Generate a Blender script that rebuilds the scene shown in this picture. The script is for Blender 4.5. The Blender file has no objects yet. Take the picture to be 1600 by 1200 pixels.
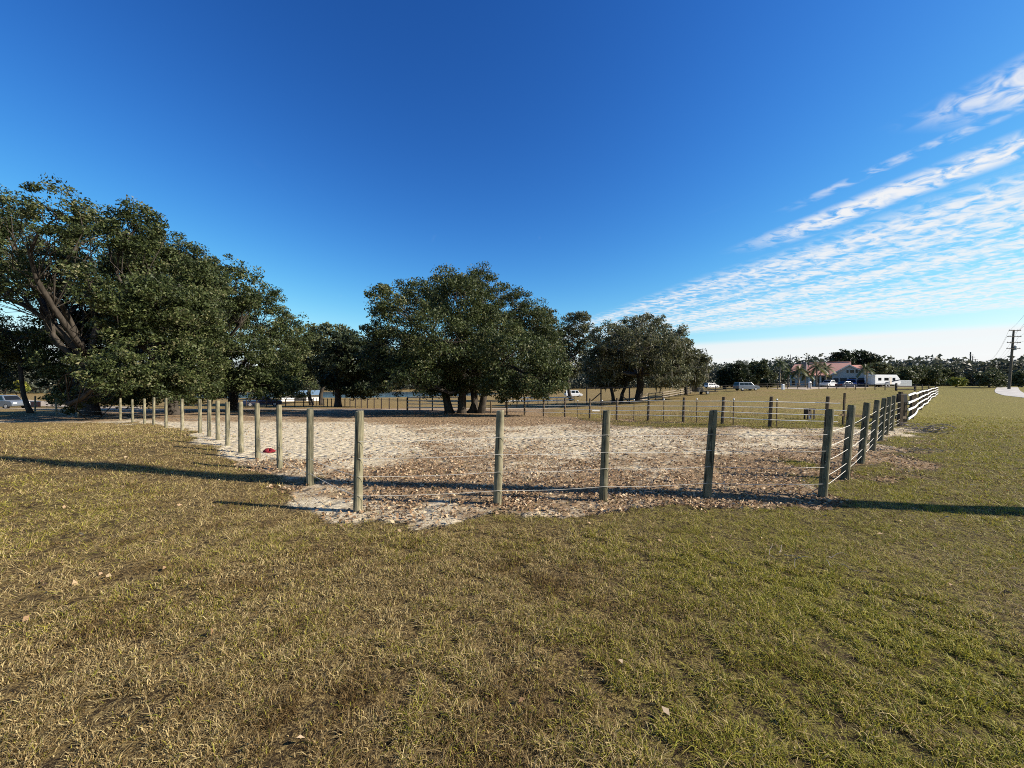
import bpy, math, random
import numpy as np
from mathutils import Vector

# ------------------------------------------------------------------ camera, sky, sun, exposure
scene = bpy.context.scene
C = scene.collection
EYE, F = 1.75, 601.0                      # eye height (m), focal length in pixels of a 1600 px wide picture
cam_d = bpy.data.cameras.new('camera'); cam = bpy.data.objects.new('camera', cam_d); C.objects.link(cam)
cam_d.sensor_width = 36; cam_d.lens = 36 * F / 1600; cam_d.clip_end = 8000; cam_d.clip_start = 0.05
cam.location = (0, 0, EYE); cam.rotation_euler = (math.radians(90), 0, 0)
scene.camera = cam
SUN_EL = math.radians(31)
SUN_H = Vector((1.0, -0.15, 0)).normalized()            # horizontal direction towards the sun
SUN_ROT = math.atan2(SUN_H.x, SUN_H.y)

world = bpy.data.worlds.new('World'); scene.world = world; world.use_nodes = True
wn, wl = world.node_tree.nodes, world.node_tree.links
wn.clear()
def W(t, **k):
    n = wn.new(t)
    for a, b in k.items(): setattr(n, a, b)
    return n
def wmath(op, a, b=None, c=None, clamp=False):
    n = W('ShaderNodeMath', operation=op, use_clamp=clamp)
    for i, v in enumerate((a, b, c)):
        if v is None: continue
        if isinstance(v, (int, float)): n.inputs[i].default_value = v
        else: wl.new(v, n.inputs[i])
    return n.outputs[0]
def wsmooth(v, lo, hi, a=0.0, b=1.0):
    n = W('ShaderNodeMapRange', interpolation_type='SMOOTHSTEP')
    wl.new(v, n.inputs[0])
    for i, q in enumerate((lo, hi, a, b)): n.inputs[i + 1].default_value = q
    return n.outputs[0]
def wnoise(vec, scale, detail=3, rough=0.5, dist=0.0):
    n = W('ShaderNodeTexNoise'); n.inputs['Scale'].default_value = scale; n.inputs['Detail'].default_value = detail
    n.inputs['Roughness'].default_value = rough; n.inputs['Distortion'].default_value = dist
    wl.new(vec, n.inputs['Vector']); return n.outputs[0]
sky = W('ShaderNodeTexSky', sky_type='NISHITA', sun_disc=False, sun_elevation=SUN_EL, sun_rotation=SUN_ROT,
        altitude=0, air_density=1.0, dust_density=0.25, ozone_density=4.0)
hsv = W('ShaderNodeHueSaturation'); hsv.inputs['Saturation'].default_value = 1.18; hsv.inputs['Value'].default_value = 0.89
wl.new(sky.outputs[0], hsv.inputs['Color'])
gam = W('ShaderNodeGamma'); gam.inputs[1].default_value = 1.58; wl.new(hsv.outputs[0], gam.inputs[0])    # a deeper, clearer blue
v2 = W('ShaderNodeVectorMath', operation='MULTIPLY'); wl.new(gam.outputs[0], v2.inputs[0]); wl.new(gam.outputs[0], v2.inputs[1])
v3 = W('ShaderNodeVectorMath', operation='MULTIPLY_ADD'); wl.new(v2.outputs[0], v3.inputs[0]); v3.inputs[1].default_value = (1 / 81,) * 3; v3.inputs[2].default_value = (1, 1, 1)
v4 = W('ShaderNodeVectorMath', operation='POWER'); wl.new(v3.outputs[0], v4.inputs[0]); v4.inputs[1].default_value = (0.5,) * 3
skyc = W('ShaderNodeVectorMath', operation='DIVIDE'); wl.new(gam.outputs[0], skyc.inputs[0]); wl.new(v4.outputs[0], skyc.inputs[1])
tc = W('ShaderNodeTexCoord'); sep = W('ShaderNodeSeparateXYZ'); wl.new(tc.outputs['Generated'], sep.inputs[0])
zz = wmath('MAXIMUM', sep.outputs[2], 0.012)
px_ = wmath('DIVIDE', sep.outputs[0], zz); py_ = wmath('DIVIDE', sep.outputs[1], zz)
u_ = wmath('MULTIPLY_ADD', py_, 0.3, px_)                                    # across the cloud streets
v_ = wmath('MULTIPLY_ADD', px_, -0.3, py_)                                   # along them
w_ = wmath('ADD', wmath('MULTIPLY', px_, 0.607), wmath('MULTIPLY', py_, 0.795))
comb = W('ShaderNodeCombineXYZ'); wl.new(u_, comb.inputs[0]); wl.new(v_, comb.inputs[1])
def wscaled(sx, sy, off=0.0):
    c = W('ShaderNodeCombineXYZ'); wl.new(wmath('MULTIPLY', u_, sx), c.inputs[0]); wl.new(wmath('MULTIPLY_ADD', v_, sy, off), c.inputs[1])
    return c.outputs[0]
cells = wnoise(wscaled(1.0, 1.35), 8.5, 3, 0.55, 0.6)                        # small altocumulus cells
streets = wnoise(wscaled(2.6, 0.16, 3.7), 1.0, 2, 0.5)                       # long streets
patch = wnoise(wscaled(0.55, 0.35, 9.1), 1.0, 2, 0.5)
uj = wmath('ADD', u_, wmath('MULTIPLY', wmath('SUBTRACT', patch, 0.5), 0.35))
m_main = wmath('MULTIPLY', wsmooth(uj, 2.75, 3.15), wsmooth(w_, 8.6, 7.4))
d_main = wmath('ADD', wmath('MULTIPLY', cells, 1.0), wmath('MULTIPLY', streets, 0.62))
a_main = wmath('MULTIPLY', wsmooth(d_main, 0.60, 1.03), m_main)
def streak(u0, wd, k, lo=0.66):
    du = wmath('ABSOLUTE', wmath('SUBTRACT', uj, u0))
    return wmath('MULTIPLY', wmath('MULTIPLY', wsmooth(du, wd, wd * 0.25), k), wsmooth(wmath('ADD', cells, wmath('MULTIPLY', patch, 0.5)), lo, lo + 0.32))
a_st = wmath('MAXIMUM', wmath('MULTIPLY', streak(2.6, 0.2, 0.95, 0.52), wsmooth(py_, 3.0, 2.3)), wmath('MAXIMUM', wmath('MULTIPLY', streak(2.08, 0.24, 0.85, 0.56), wsmooth(py_, 1.55, 1.3)), wmath('MULTIPLY', streak(2.24, 0.07, 0.5, 0.62), wsmooth(py_, 2.3, 1.9))))
sheet = wmath('MULTIPLY', wsmooth(w_, 9.6, 11.2), wsmooth(wmath('ADD', px_, wmath('MULTIPLY', py_, 0.15)), 2.5, 6.0))
a_sheet = wmath('MULTIPLY', sheet, wmath('MULTIPLY_ADD', wnoise(wscaled(0.35, 0.2), 1.0, 3), 0.5, 0.5))
wisp = wnoise(wscaled(1.6, 0.7, 21.0), 1.0, 4, 0.6, 0.4)
a_wisp = wmath('MULTIPLY', wsmooth(wisp, 0.62, 0.85), wmath('MULTIPLY', wsmooth(u_, 2.4, 1.4), wmath('MULTIPLY', wsmooth(py_, 1.6, 2.6), 0.5)))
alpha = wmath('MAXIMUM', wmath('MAXIMUM', wmath('MULTIPLY', a_main, 0.9), a_st), wmath('MAXIMUM', wmath('MULTIPLY', a_sheet, 1.05), a_wisp), clamp=True)
alpha = wmath('MULTIPLY', alpha, wsmooth(sep.outputs[2], 0.0, 0.03))
mix = W('ShaderNodeMix', data_type='RGBA'); wl.new(alpha, mix.inputs[0]); wl.new(skyc.outputs[0], mix.inputs[6])
mix.inputs[7].default_value = (7.2, 7.2, 7.25, 1)
bg = W('ShaderNodeBackground'); bg.inputs[1].default_value = 0.064
wl.new(mix.outputs[2], bg.inputs[0]); wo = W('ShaderNodeOutputWorld'); wl.new(bg.outputs[0], wo.inputs[0])

sd = bpy.data.lights.new('sun', 'SUN'); sd.energy = 5.0; sd.angle = math.radians(0.53); sd.color = (1.0, 0.91, 0.77)
sun = bpy.data.objects.new('sun', sd); C.objects.link(sun)
to_sun = SUN_H * math.cos(SUN_EL) + Vector((0, 0, math.sin(SUN_EL)))
sun.rotation_euler = to_sun.to_track_quat('Z', 'Y').to_euler(); sun.location = to_sun * 60
vs = scene.view_settings; vs.view_transform = 'Standard'; vs.look = 'None'; vs.exposure = 1.0; vs.gamma = 1.0; vs.use_curve_mapping = False
scene.cycles.use_denoising = False; scene.cycles.filter_width = 1.0
scene.cycles.max_bounces = 6; scene.cycles.diffuse_bounces = 3; scene.cycles.transparent_max_bounces = 6
scene.cycles.caustics_reflective = False; scene.cycles.caustics_refractive = False

# ------------------------------------------------------------------ terrain height
def _hash(ix, iy, s):
    h = (ix.astype(np.int64) * 374761393 + iy.astype(np.int64) * 668265263 + s * 974711) & 0xffffffff
    h = ((h ^ (h >> 13)) * 1274126177) & 0xffffffff
    h = (h ^ (h >> 16)) & 0xffffffff
    return h / 4294967295.0
def vn(x, y, s=0):
    x = np.asarray(x, float); y = np.asarray(y, float)
    ix, iy = np.floor(x), np.floor(y); fx, fy = x - ix, y - iy
    fx, fy = fx * fx * (3 - 2 * fx), fy * fy * (3 - 2 * fy)
    a, b, c, d = _hash(ix, iy, s), _hash(ix + 1, iy, s), _hash(ix, iy + 1, s), _hash(ix + 1, iy + 1, s)
    return (a * (1 - fx) + b * fx) * (1 - fy) + (c * (1 - fx) + d * fx) * fy
def fbm(x, y, s=0, o=3):
    t, k, n = 0, 1.0, 0
    for i in range(o):
        t = t + vn(np.asarray(x) * 2 ** i, np.asarray(y) * 2 ** i, s + i * 17) * k; n += k; k *= 0.5
    return t / n
def ss(v, a, b):
    t = np.clip((np.asarray(v, float) - a) / (b - a), 0, 1); return t * t * (3 - 2 * t)
LAKE = (-80.0, 168.0, 75.0, 50.0, -2.6)
def g(x, y):
    x = np.asarray(x, float); y = np.asarray(y, float)
    p = np.interp(y, [6, 30, 70, 110, 230, 320, 700], [0, -0.65, -2.25, -2.45, -2.45, 0.0, 1.5])
    q = np.interp(y, [6, 60, 95, 400, 900], [0, -0.05, 0.95, 1.2, 1.5])
    w = 1 - ss(x / np.maximum(y, 1.0), 0.05, 0.7)
    z = p * w + q * (1 - w)
    z = z + 0.33 * np.exp(-((x + 13) ** 2 + (y - 10) ** 2) / (2 * 4.5 ** 2))
    near = ss(np.hypot(x, y), 60, 20)
    z = z + near * (0.10 * (fbm(x / 6.0, y / 6.0, 3, 2) - 0.5) + 0.035 * (vn(x / 0.9, y / 0.9, 8) - 0.5))
    e = np.hypot((x - LAKE[0]) / LAKE[2], (y - LAKE[1]) / LAKE[3])
    return z - 2.0 * ss(e, 1.02, 0.85)
def g1(x, y): return float(g(np.array([x]), np.array([y]))[0])
_dd = np.geomspace(1.2, 900, 6000)
def hit(px, py):
    """the point of the ground seen at a picture point"""
    a, b = (px - 800) / F, -(py - 600) / F
    z = EYE + b * _dd - g(a * _dd, _dd)
    k = np.argmax(z <= 0)
    if z[k] > 0: k = len(_dd) - 1
    d = _dd[k] if k == 0 else _dd[k - 1] + (_dd[k] - _dd[k - 1]) * z[k - 1] / max(1e-9, z[k - 1] - z[k])
    return Vector((a * d, d, g1(a * d, d)))
def at(px, d): return Vector(((px - 800) / F * d, d, g1((px - 800) / F * d, d)))
def zat(py, d): return EYE - (py - 600) / F * d

# ------------------------------------------------------------------ mesh + object helpers
def obj(name, me, parent=None, **props):
    o = bpy.data.objects.new(name, me); C.objects.link(o)
    if parent: o.parent = parent
    for k, v in props.items(): o[k] = v
    return o
def thing(name, label, cat, loc=(0, 0, 0), rz=0, group=None):
    o = obj(name, None); o.location = loc; o.rotation_euler = (0, 0, rz); o['label'] = label; o['category'] = cat
    o.empty_display_size = 0.3
    if group: o['group'] = group
    return o
def copy_tree(o, parent=None):
    c = o.copy(); C.objects.link(c); c.parent = parent
    for ch in list(o.children): copy_tree(ch, c)
    return c
def np_mesh(name, V, Fc, mat, smooth=False, attrs=None):
    """V (n,3); Fc (m,3|4) or a list of such arrays; attrs {name: per-vertex float}"""
    me = bpy.data.meshes.new(name)
    Fs = Fc if isinstance(Fc, list) else [Fc]
    Fs = [np.asarray(f, np.int32) for f in Fs if len(f)]
    V = np.ascontiguousarray(V, np.float32)
    me.vertices.add(len(V)); me.vertices.foreach_set('co', V.ravel())
    nl = sum(f.size for f in Fs); nf = sum(len(f) for f in Fs)
    me.loops.add(nl); me.polygons.add(nf)
    me.loops.foreach_set('vertex_index', np.concatenate([f.ravel() for f in Fs]))
    tot = np.concatenate([np.full(len(f), f.shape[1], np.int32) for f in Fs])
    st = np.concatenate([[0], np.cumsum(tot)[:-1]]).astype(np.int32)
    me.polygons.foreach_set('loop_start', st)
    if smooth: me.polygons.foreach_set('use_smooth', np.ones(nf, bool))
    for k, a in (attrs or {}).items():
        at_ = me.attributes.new(k, 'FLOAT', 'POINT'); at_.data.foreach_set('value', np.asarray(a, np.float32))
    me.update(calc_edges=True); me.validate()
    if mat: me.materials.append(mat)
    return me
class MB:
    def __init__(s): s.v = []; s.f = []
    def add(s, vs, fs):
        n = len(s.v); s.v += [tuple(v) for v in vs]; s.f += [tuple(n + i for i in f) for f in fs]; return s
    def box(s, x0, x1, y0, y1, z0, z1, tx=0.0, ty=0.0):
        a = [(x0, y0, z0), (x1, y0, z0), (x1, y1, z0), (x0, y1, z0), (x0 + tx, y0 + ty, z1), (x1 - tx, y0 + ty, z1), (x1 - tx, y1 - ty, z1), (x0 + tx, y1 - ty, z1)]
        return s.add(a, [(0, 3, 2, 1), (4, 5, 6, 7), (0, 1, 5, 4), (1, 2, 6, 5), (2, 3, 7, 6), (3, 0, 4, 7)])
    def beam(s, p, q, w, h, up=Vector((0, 0, 1))):
        p, q = Vector(p), Vector(q); d = (q - p).normalized()
        sd_ = d.cross(up)
        if sd_.length < 1e-4: sd_ = d.cross(Vector((0, 1, 0)))
        sd_.normalize(); u = sd_.cross(d).normalized()
        a = []
        for c in (p, q): a += [c + sd_ * (i * w / 2) + u * (j * h / 2) for i, j in ((-1, -1), (1, -1), (1, 1), (-1, 1))]
        return s.add(a, [(0, 1, 2, 3), (4, 7, 6, 5), (0, 4, 5, 1), (1, 5, 6, 2), (2, 6, 7, 3), (3, 7, 4, 0)])
    def tube(s, pts, rad, n=8, cap=True):
        pts = [Vector(p) for p in pts]; rings = []
        if not hasattr(rad, '__len__'): rad = [rad] * len(pts)
        ref = Vector((1, 0, 0)); b0 = len(s.v)
        for i, p in enumerate(pts):
            d = (pts[min(i + 1, len(pts) - 1)] - pts[max(i - 1, 0)]).normalized()
            x = (ref - d * ref.dot(d))
            if x.length < 0.05: x = Vector((0, 1, 0)) - d * d.y
            x.normalize(); ref = x; y = d.cross(x)
            s.v += [tuple(p + (x * math.cos(t) + y * math.sin(t)) * rad[i]) for t in (2 * math.pi * k / n for k in range(n))]
        for i in range(len(pts) - 1):
            for k in range(n):
                k2 = (k + 1) % n; s.f.append((b0 + i * n + k, b0 + i * n + k2, b0 + (i + 1) * n + k2, b0 + (i + 1) * n + k))
        if cap:
            s.f.append(tuple(b0 + k for k in reversed(range(n)))); s.f.append(tuple(b0 + (len(pts) - 1) * n + k for k in range(n)))
        return s
    def prism(s, poly, y0, y1):                       # poly of (x, z) pushed along y
        n = len(poly); a = [(x, y0, z) for x, z in poly] + [(x, y1, z) for x, z in poly]
        return s.add(a, [tuple(range(n)), tuple(reversed(range(n, 2 * n)))] + [(i, i + n, (i + 1) % n + n, (i + 1) % n) for i in range(n)])
    def quad(s, *p): return s.add(p, [tuple(range(len(p)))])
    def mesh(s, name, mat, off=(0, 0, 0), smooth=False, bevel=0):
        me = bpy.data.meshes.new(name); ox, oy, oz = off
        me.from_pydata([(a - ox, b - oy, c - oz) for a, b, c in s.v], [], s.f); me.update()
        if smooth: me.polygons.foreach_set('use_smooth', [True] * len(me.polygons))
        if bevel:
            import bmesh
            bm = bmesh.new(); bm.from_mesh(me); bmesh.ops.recalc_face_normals(bm, faces=bm.faces)
            bmesh.ops.bevel(bm, geom=list(bm.edges), offset=bevel, segments=2, affect='EDGES', profile=0.6); bm.to_mesh(me); bm.free()
        me.materials.append(mat); return me
    def build(s, name, mat, parent=None, off=None, smooth=False, bevel=0, **props):
        if off is None: off = parent.location if (parent and parent.get('world_parts')) else (0, 0, 0)
        return obj(name, s.mesh(name, mat, off, smooth, bevel), parent, **props)

# ------------------------------------------------------------------ materials
def new_mat(name):
    m = bpy.data.materials.new(name); m.use_nodes = True; return m, m.node_tree.nodes, m.node_tree.links, m.node_tree.nodes['Principled BSDF']
def ramp(nt, stops):
    r = nt.nodes.new('ShaderNodeValToRGB'); el = r.color_ramp.elements
    while len(el) < len(stops): el.new(0.5)
    for e, (p, c) in zip(el, stops): e.position = p; e.color = (*c, 1)
    return r
def plain(name, col, rough=0.6, var=0.18, scale=6.0, metal=0.0, spec=0.4, bump=0.0, stretch=(1, 1, 1)):
    m, n, l, b = new_mat(name)
    tc = n.new('ShaderNodeTexCoord'); mp = n.new('ShaderNodeMapping'); mp.inputs['Scale'].default_value = stretch
    l.new(tc.outputs['Object'], mp.inputs[0]); nz = n.new('ShaderNodeTexNoise'); nz.inputs['Scale'].default_value = scale; nz.inputs['Detail'].default_value = 5
    l.new(mp.outputs[0], nz.inputs['Vector'])
    c = np.array(col); r = ramp(m.node_tree, [(0.25, tuple(c * (1 - var))), (0.75, tuple(np.minimum(c * (1 + var), 0.95)))])
    l.new(nz.outputs[0], r.inputs[0]); l.new(r.outputs[0], b.inputs['Base Color'])
    b.inputs['Roughness'].default_value = rough; b.inputs['Metallic'].default_value = metal; b.inputs['Specular IOR Level'].default_value = spec
    if bump:
        bp = n.new('ShaderNodeBump'); bp.inputs['Strength'].default_value = bump; bp.inputs['Distance'].default_value = 0.02
        l.new(nz.outputs[0], bp.inputs['Height']); l.new(bp.outputs[0], b.inputs['Normal'])
    return m
def foliage(name, stops, trans=0.25, rough=0.55, spec=0.25):
    """leaf colour picked by the per-vertex value rnd; part of the light passes through"""
    m, n, l, b = new_mat(name)
    a = n.new('ShaderNodeAttribute'); a.attribute_name = 'rnd'
    r = ramp(m.node_tree, stops); l.new(a.outputs['Fac'], r.inputs[0]); l.new(r.outputs[0], b.inputs['Base Color'])
    b.inputs['Roughness'].default_value = rough; b.inputs['Specular IOR Level'].default_value = spec
    t = n.new('ShaderNodeBsdfTranslucent'); l.new(r.outputs[0], t.inputs['Color'])
    mx = n.new('ShaderNodeMixShader'); mx.inputs[0].default_value = trans
    l.new(b.outputs[0], mx.inputs[1]); l.new(t.outputs[0], mx.inputs[2]); l.new(mx.outputs[0], n['Material Output'].inputs[0])
    return m
def wood(name, dark, light, scale=9.0):
    m, n, l, b = new_mat(name)
    tc = n.new('ShaderNodeTexCoord'); oi = n.new('ShaderNodeObjectInfo')
    ad = n.new('ShaderNodeVectorMath'); ad.operation = 'ADD'
    sc = n.new('ShaderNodeVectorMath'); sc.operation = 'SCALE'; cb = n.new('ShaderNodeCombineXYZ'); l.new(oi.outputs['Random'], cb.inputs[0]); l.new(oi.outputs['Random'], cb.inputs[2])
    l.new(cb.outputs[0], sc.inputs[0]); sc.inputs['Scale'].default_value = 40
    l.new(tc.outputs['Object'], ad.inputs[0]); l.new(sc.outputs[0], ad.inputs[1])
    mp = n.new('ShaderNodeMapping'); mp.inputs['Scale'].default_value = (8, 8, 0.55); l.new(ad.outputs[0], mp.inputs[0])
    nz = n.new('ShaderNodeTexNoise'); nz.inputs['Scale'].default_value = scale; nz.inputs['Detail'].default_value = 6; nz.inputs['Roughness'].default_value = 0.65; l.new(mp.outputs[0], nz.inputs['Vector'])
    n2 = n.new('ShaderNodeTexNoise'); n2.inputs['Scale'].default_value = 5; n2.inputs['Detail'].default_value = 4; l.new(ad.outputs[0], n2.inputs['Vector'])
    mx = n.new('ShaderNodeMath'); mx.operation = 'MULTIPLY_ADD'; l.new(n2.outputs[0], mx.inputs[0]); mx.inputs[1].default_value = 0.7
    hf = n.new('ShaderNodeMath'); hf.operation = 'MULTIPLY_ADD'; l.new(nz.outputs[0], hf.inputs[0]); hf.inputs[1].default_value = 0.75; hf.inputs[2].default_value = -0.22
    l.new(hf.outputs[0], mx.inputs[2])
    n3 = n.new('ShaderNodeTexNoise'); n3.inputs['Scale'].default_value = 5.0; n3.inputs['Detail'].default_value = 3; mp3 = n.new('ShaderNodeMapping'); mp3.inputs['Scale'].default_value = (7, 7, 0.3)
    l.new(ad.outputs[0], mp3.inputs[0]); l.new(mp3.outputs[0], n3.inputs['Vector'])
    ck = n.new('ShaderNodeMapRange'); l.new(n3.outputs[0], ck.inputs[0])
    for i_, v_ in enumerate((0.36, 0.42, 0.0, 1.0)): ck.inputs[i_ + 1].default_value = v_
    sb_ = n.new('ShaderNodeMath'); sb_.operation = 'MULTIPLY'
    md = tuple((np.array(dark) + np.array(light)) / 2 * np.array((0.96, 0.99, 0.88)))
    r = ramp(m.node_tree, [(0.2, dark), (0.5, md), (0.8, light)]); l.new(mx.outputs[0], sb_.inputs[0]); l.new(ck.outputs[0], sb_.inputs[1]); l.new(sb_.outputs[0], r.inputs[0]); l.new(r.outputs[0], b.inputs['Base Color'])
    b.inputs['Roughness'].default_value = 0.85; b.inputs['Specular IOR Level'].default_value = 0.2
    bp = n.new('ShaderNodeBump'); bp.inputs['Strength'].default_value = 0.5; bp.inputs['Distance'].default_value = 0.006
    l.new(nz.outputs[0], bp.inputs['Height']); l.new(bp.outputs[0], b.inputs['Normal'])
    return m
M = dict(
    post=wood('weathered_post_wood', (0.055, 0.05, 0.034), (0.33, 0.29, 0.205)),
    darkpost=wood('darker_post_wood', (0.03, 0.028, 0.019), (0.24, 0.21, 0.145)),  # same post wood in darker tones
    brownpost=wood('brown_fence_wood', (0.035, 0.026, 0.018), (0.17, 0.12, 0.08)),
    darkwood=plain('dark_brown_timber', (0.045, 0.032, 0.024), 0.8, 0.4, 8, bump=0.3),
    utility=wood('utility_pole_wood', (0.05, 0.042, 0.034), (0.17, 0.14, 0.11)),
    bark=plain('oak_bark', (0.052, 0.044, 0.036), 0.9, 0.5, 7, spec=0.1, bump=0.9, stretch=(1, 1, 0.3)),
    palebark=plain('pale_branch_bark', (0.13, 0.12, 0.1), 0.9, 0.4, 6, spec=0.1, bump=0.5),
    palmtrunk=plain('palm_trunk', (0.27, 0.23, 0.18), 0.9, 0.3, 9, spec=0.1, bump=0.6, stretch=(1, 1, 3)),
    wire=plain('white_coated_wire', (0.55, 0.52, 0.45), 0.5, 0.1), tape=plain('white_fence_tape', (0.82, 0.77, 0.66), 0.5, 0.08, 3),
    whiterail=plain('white_vinyl_rail', (0.8, 0.79, 0.76), 0.45, 0.06, 3), metal=plain('galvanised_metal', (0.35, 0.36, 0.37), 0.45, 0.2, metal=0.6),
    black=plain('black_plastic', (0.012, 0.012, 0.014), 0.5, 0.3), rubber=plain('tyre_rubber', (0.02, 0.02, 0.02), 0.85, 0.2), glass=plain('dark_glass', (0.01, 0.012, 0.014), 0.12, 0.1, spec=0.3),
    whitepaint=plain('white_car_paint', (0.75, 0.76, 0.77), 0.25, 0.04, spec=0.6), silver=plain('silver_car_paint', (0.15, 0.175, 0.21), 0.28, 0.06, metal=0.3, spec=0.6),
    bluepaint=plain('blue_car_paint', (0.035, 0.085, 0.26), 0.25, 0.08, spec=0.6), navy=plain('dark_blue_paint', (0.012, 0.02, 0.05), 0.25, 0.1, spec=0.6),
    blackpaint=plain('black_paint', (0.015, 0.015, 0.017), 0.35, 0.2), chrome=plain('bright_rim', (0.55, 0.55, 0.56), 0.3, 0.1, metal=0.7),
    redlens=plain('red_lens', (0.35, 0.02, 0.015), 0.3, 0.1), lamp=plain('clear_lens', (0.7, 0.7, 0.68), 0.2, 0.05),
    stucco=plain('grey_blue_stucco', (0.42, 0.4, 0.37), 0.85, 0.1, 3, bump=0.2), trim=plain('cream_trim', (0.62, 0.56, 0.48), 0.7, 0.06),
    tile=plain('salmon_roof_tile', (0.58, 0.29, 0.21), 0.8, 0.2, 3.5, bump=0.6, stretch=(3, 1, 1)), tilecap=plain('ridge_tile', (0.42, 0.2, 0.14), 0.8, 0.2), chimney=plain('dark_grey_stucco', (0.12, 0.12, 0.125), 0.85, 0.15),
    garage=plain('dark_garage_door', (0.05, 0.047, 0.045), 0.6, 0.15), brick=plain('red_brown_brick', (0.25, 0.09, 0.055), 0.85, 0.3, 12),
    red=plain('red_fabric', (0.2, 0.01, 0.018), 0.8, 0.4, 14), blueroof=plain('blue_metal_roof', (0.13, 0.2, 0.27), 0.45, 0.12), concrete=plain('pale_concrete', (0.36, 0.34, 0.31), 0.85, 0.32, 0.7, bump=0.2),
    sandroad=plain('pale_sand_road', (0.3, 0.245, 0.185), 0.95, 0.25, 0.5), stick=plain('dry_grey_stick', (0.23, 0.19, 0.155), 0.9, 0.35, 9), salt=plain('white_block', (0.75, 0.73, 0.7), 0.6, 0.05),
    oak=foliage('live_oak_leaf', [(0.0, (0.014, 0.021, 0.008)), (0.45, (0.043, 0.06, 0.018)), (0.8, (0.088, 0.106, 0.034)), (1.0, (0.18, 0.17, 0.085))]),
    mossy=foliage('greyish_oak_leaf', [(0.0, (0.03, 0.036, 0.016)), (0.5, (0.092, 0.1, 0.046)), (1.0, (0.21, 0.2, 0.12))]),
    moss=foliage('spanish_moss', [(0.0, (0.1, 0.1, 0.08)), (1.0, (0.21, 0.2, 0.16))], 0.3),
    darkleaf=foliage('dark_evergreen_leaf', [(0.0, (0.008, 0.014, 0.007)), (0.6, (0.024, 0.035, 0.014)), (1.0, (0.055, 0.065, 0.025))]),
    midleaf=foliage('mid_green_leaf', [(0.0, (0.028, 0.038, 0.018)), (0.6, (0.072, 0.086, 0.036)), (1.0, (0.14, 0.145, 0.07))]),
    greyleaf=foliage('grey_green_leaf', [(0.0, (0.05, 0.055, 0.04)), (0.6, (0.1, 0.1, 0.07)), (1.0, (0.17, 0.16, 0.12))]),
    limeleaf=foliage('yellow_green_leaf', [(0.0, (0.05, 0.07, 0.012)), (0.6, (0.16, 0.18, 0.03)), (1.0, (0.32, 0.3, 0.05))]),
    palmleaf=foliage('palm_frond', [(0.0, (0.03, 0.045, 0.014)), (0.7, (0.075, 0.095, 0.03)), (1.0, (0.17, 0.15, 0.06))]),
    farleaf=foliage('far_wood_leaf', [(0.0, (0.04, 0.048, 0.036)), (0.6, (0.068, 0.078, 0.055)), (1.0, (0.11, 0.115, 0.08))]),
    blade=foliage('grass_blade', [(0.0, (0.04, 0.024, 0.01)), (0.2, (0.16, 0.1, 0.036)), (0.38, (0.44, 0.335, 0.155)), (0.48, (0.53, 0.43, 0.21)), (0.54, (0.39, 0.335, 0.07)), (0.68, (0.28, 0.25, 0.033)), (0.86, (0.18, 0.186, 0.02)), (1.0, (0.29, 0.31, 0.042))], 0.3, 0.6, 0.2),
    litter=foliage('dry_fallen_leaf', [(0.0, (0.08, 0.045, 0.024)), (0.35, (0.23, 0.135, 0.07)), (0.65, (0.4, 0.28, 0.165)), (1.0, (0.62, 0.5, 0.34))], 0.15, 0.7, 0.2),
)

def water_mat():
    m, n, l, b = new_mat('lake_water')
    b.inputs['Base Color'].default_value = (0.03, 0.06, 0.09, 1); b.inputs['Roughness'].default_value = 0.12; b.inputs['IOR'].default_value = 1.33
    tc = n.new('ShaderNodeTexCoord'); nz = n.new('ShaderNodeTexNoise'); nz.inputs['Scale'].default_value = 0.9; nz.inputs['Detail'].default_value = 4
    l.new(tc.outputs['Object'], nz.inputs['Vector']); bp = n.new('ShaderNodeBump'); bp.inputs['Strength'].default_value = 0.35; bp.inputs['Distance'].default_value = 0.25
    l.new(nz.outputs[0], bp.inputs['Height']); l.new(bp.outputs[0], b.inputs['Normal']); return m
M['water'] = water_mat()

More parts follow.
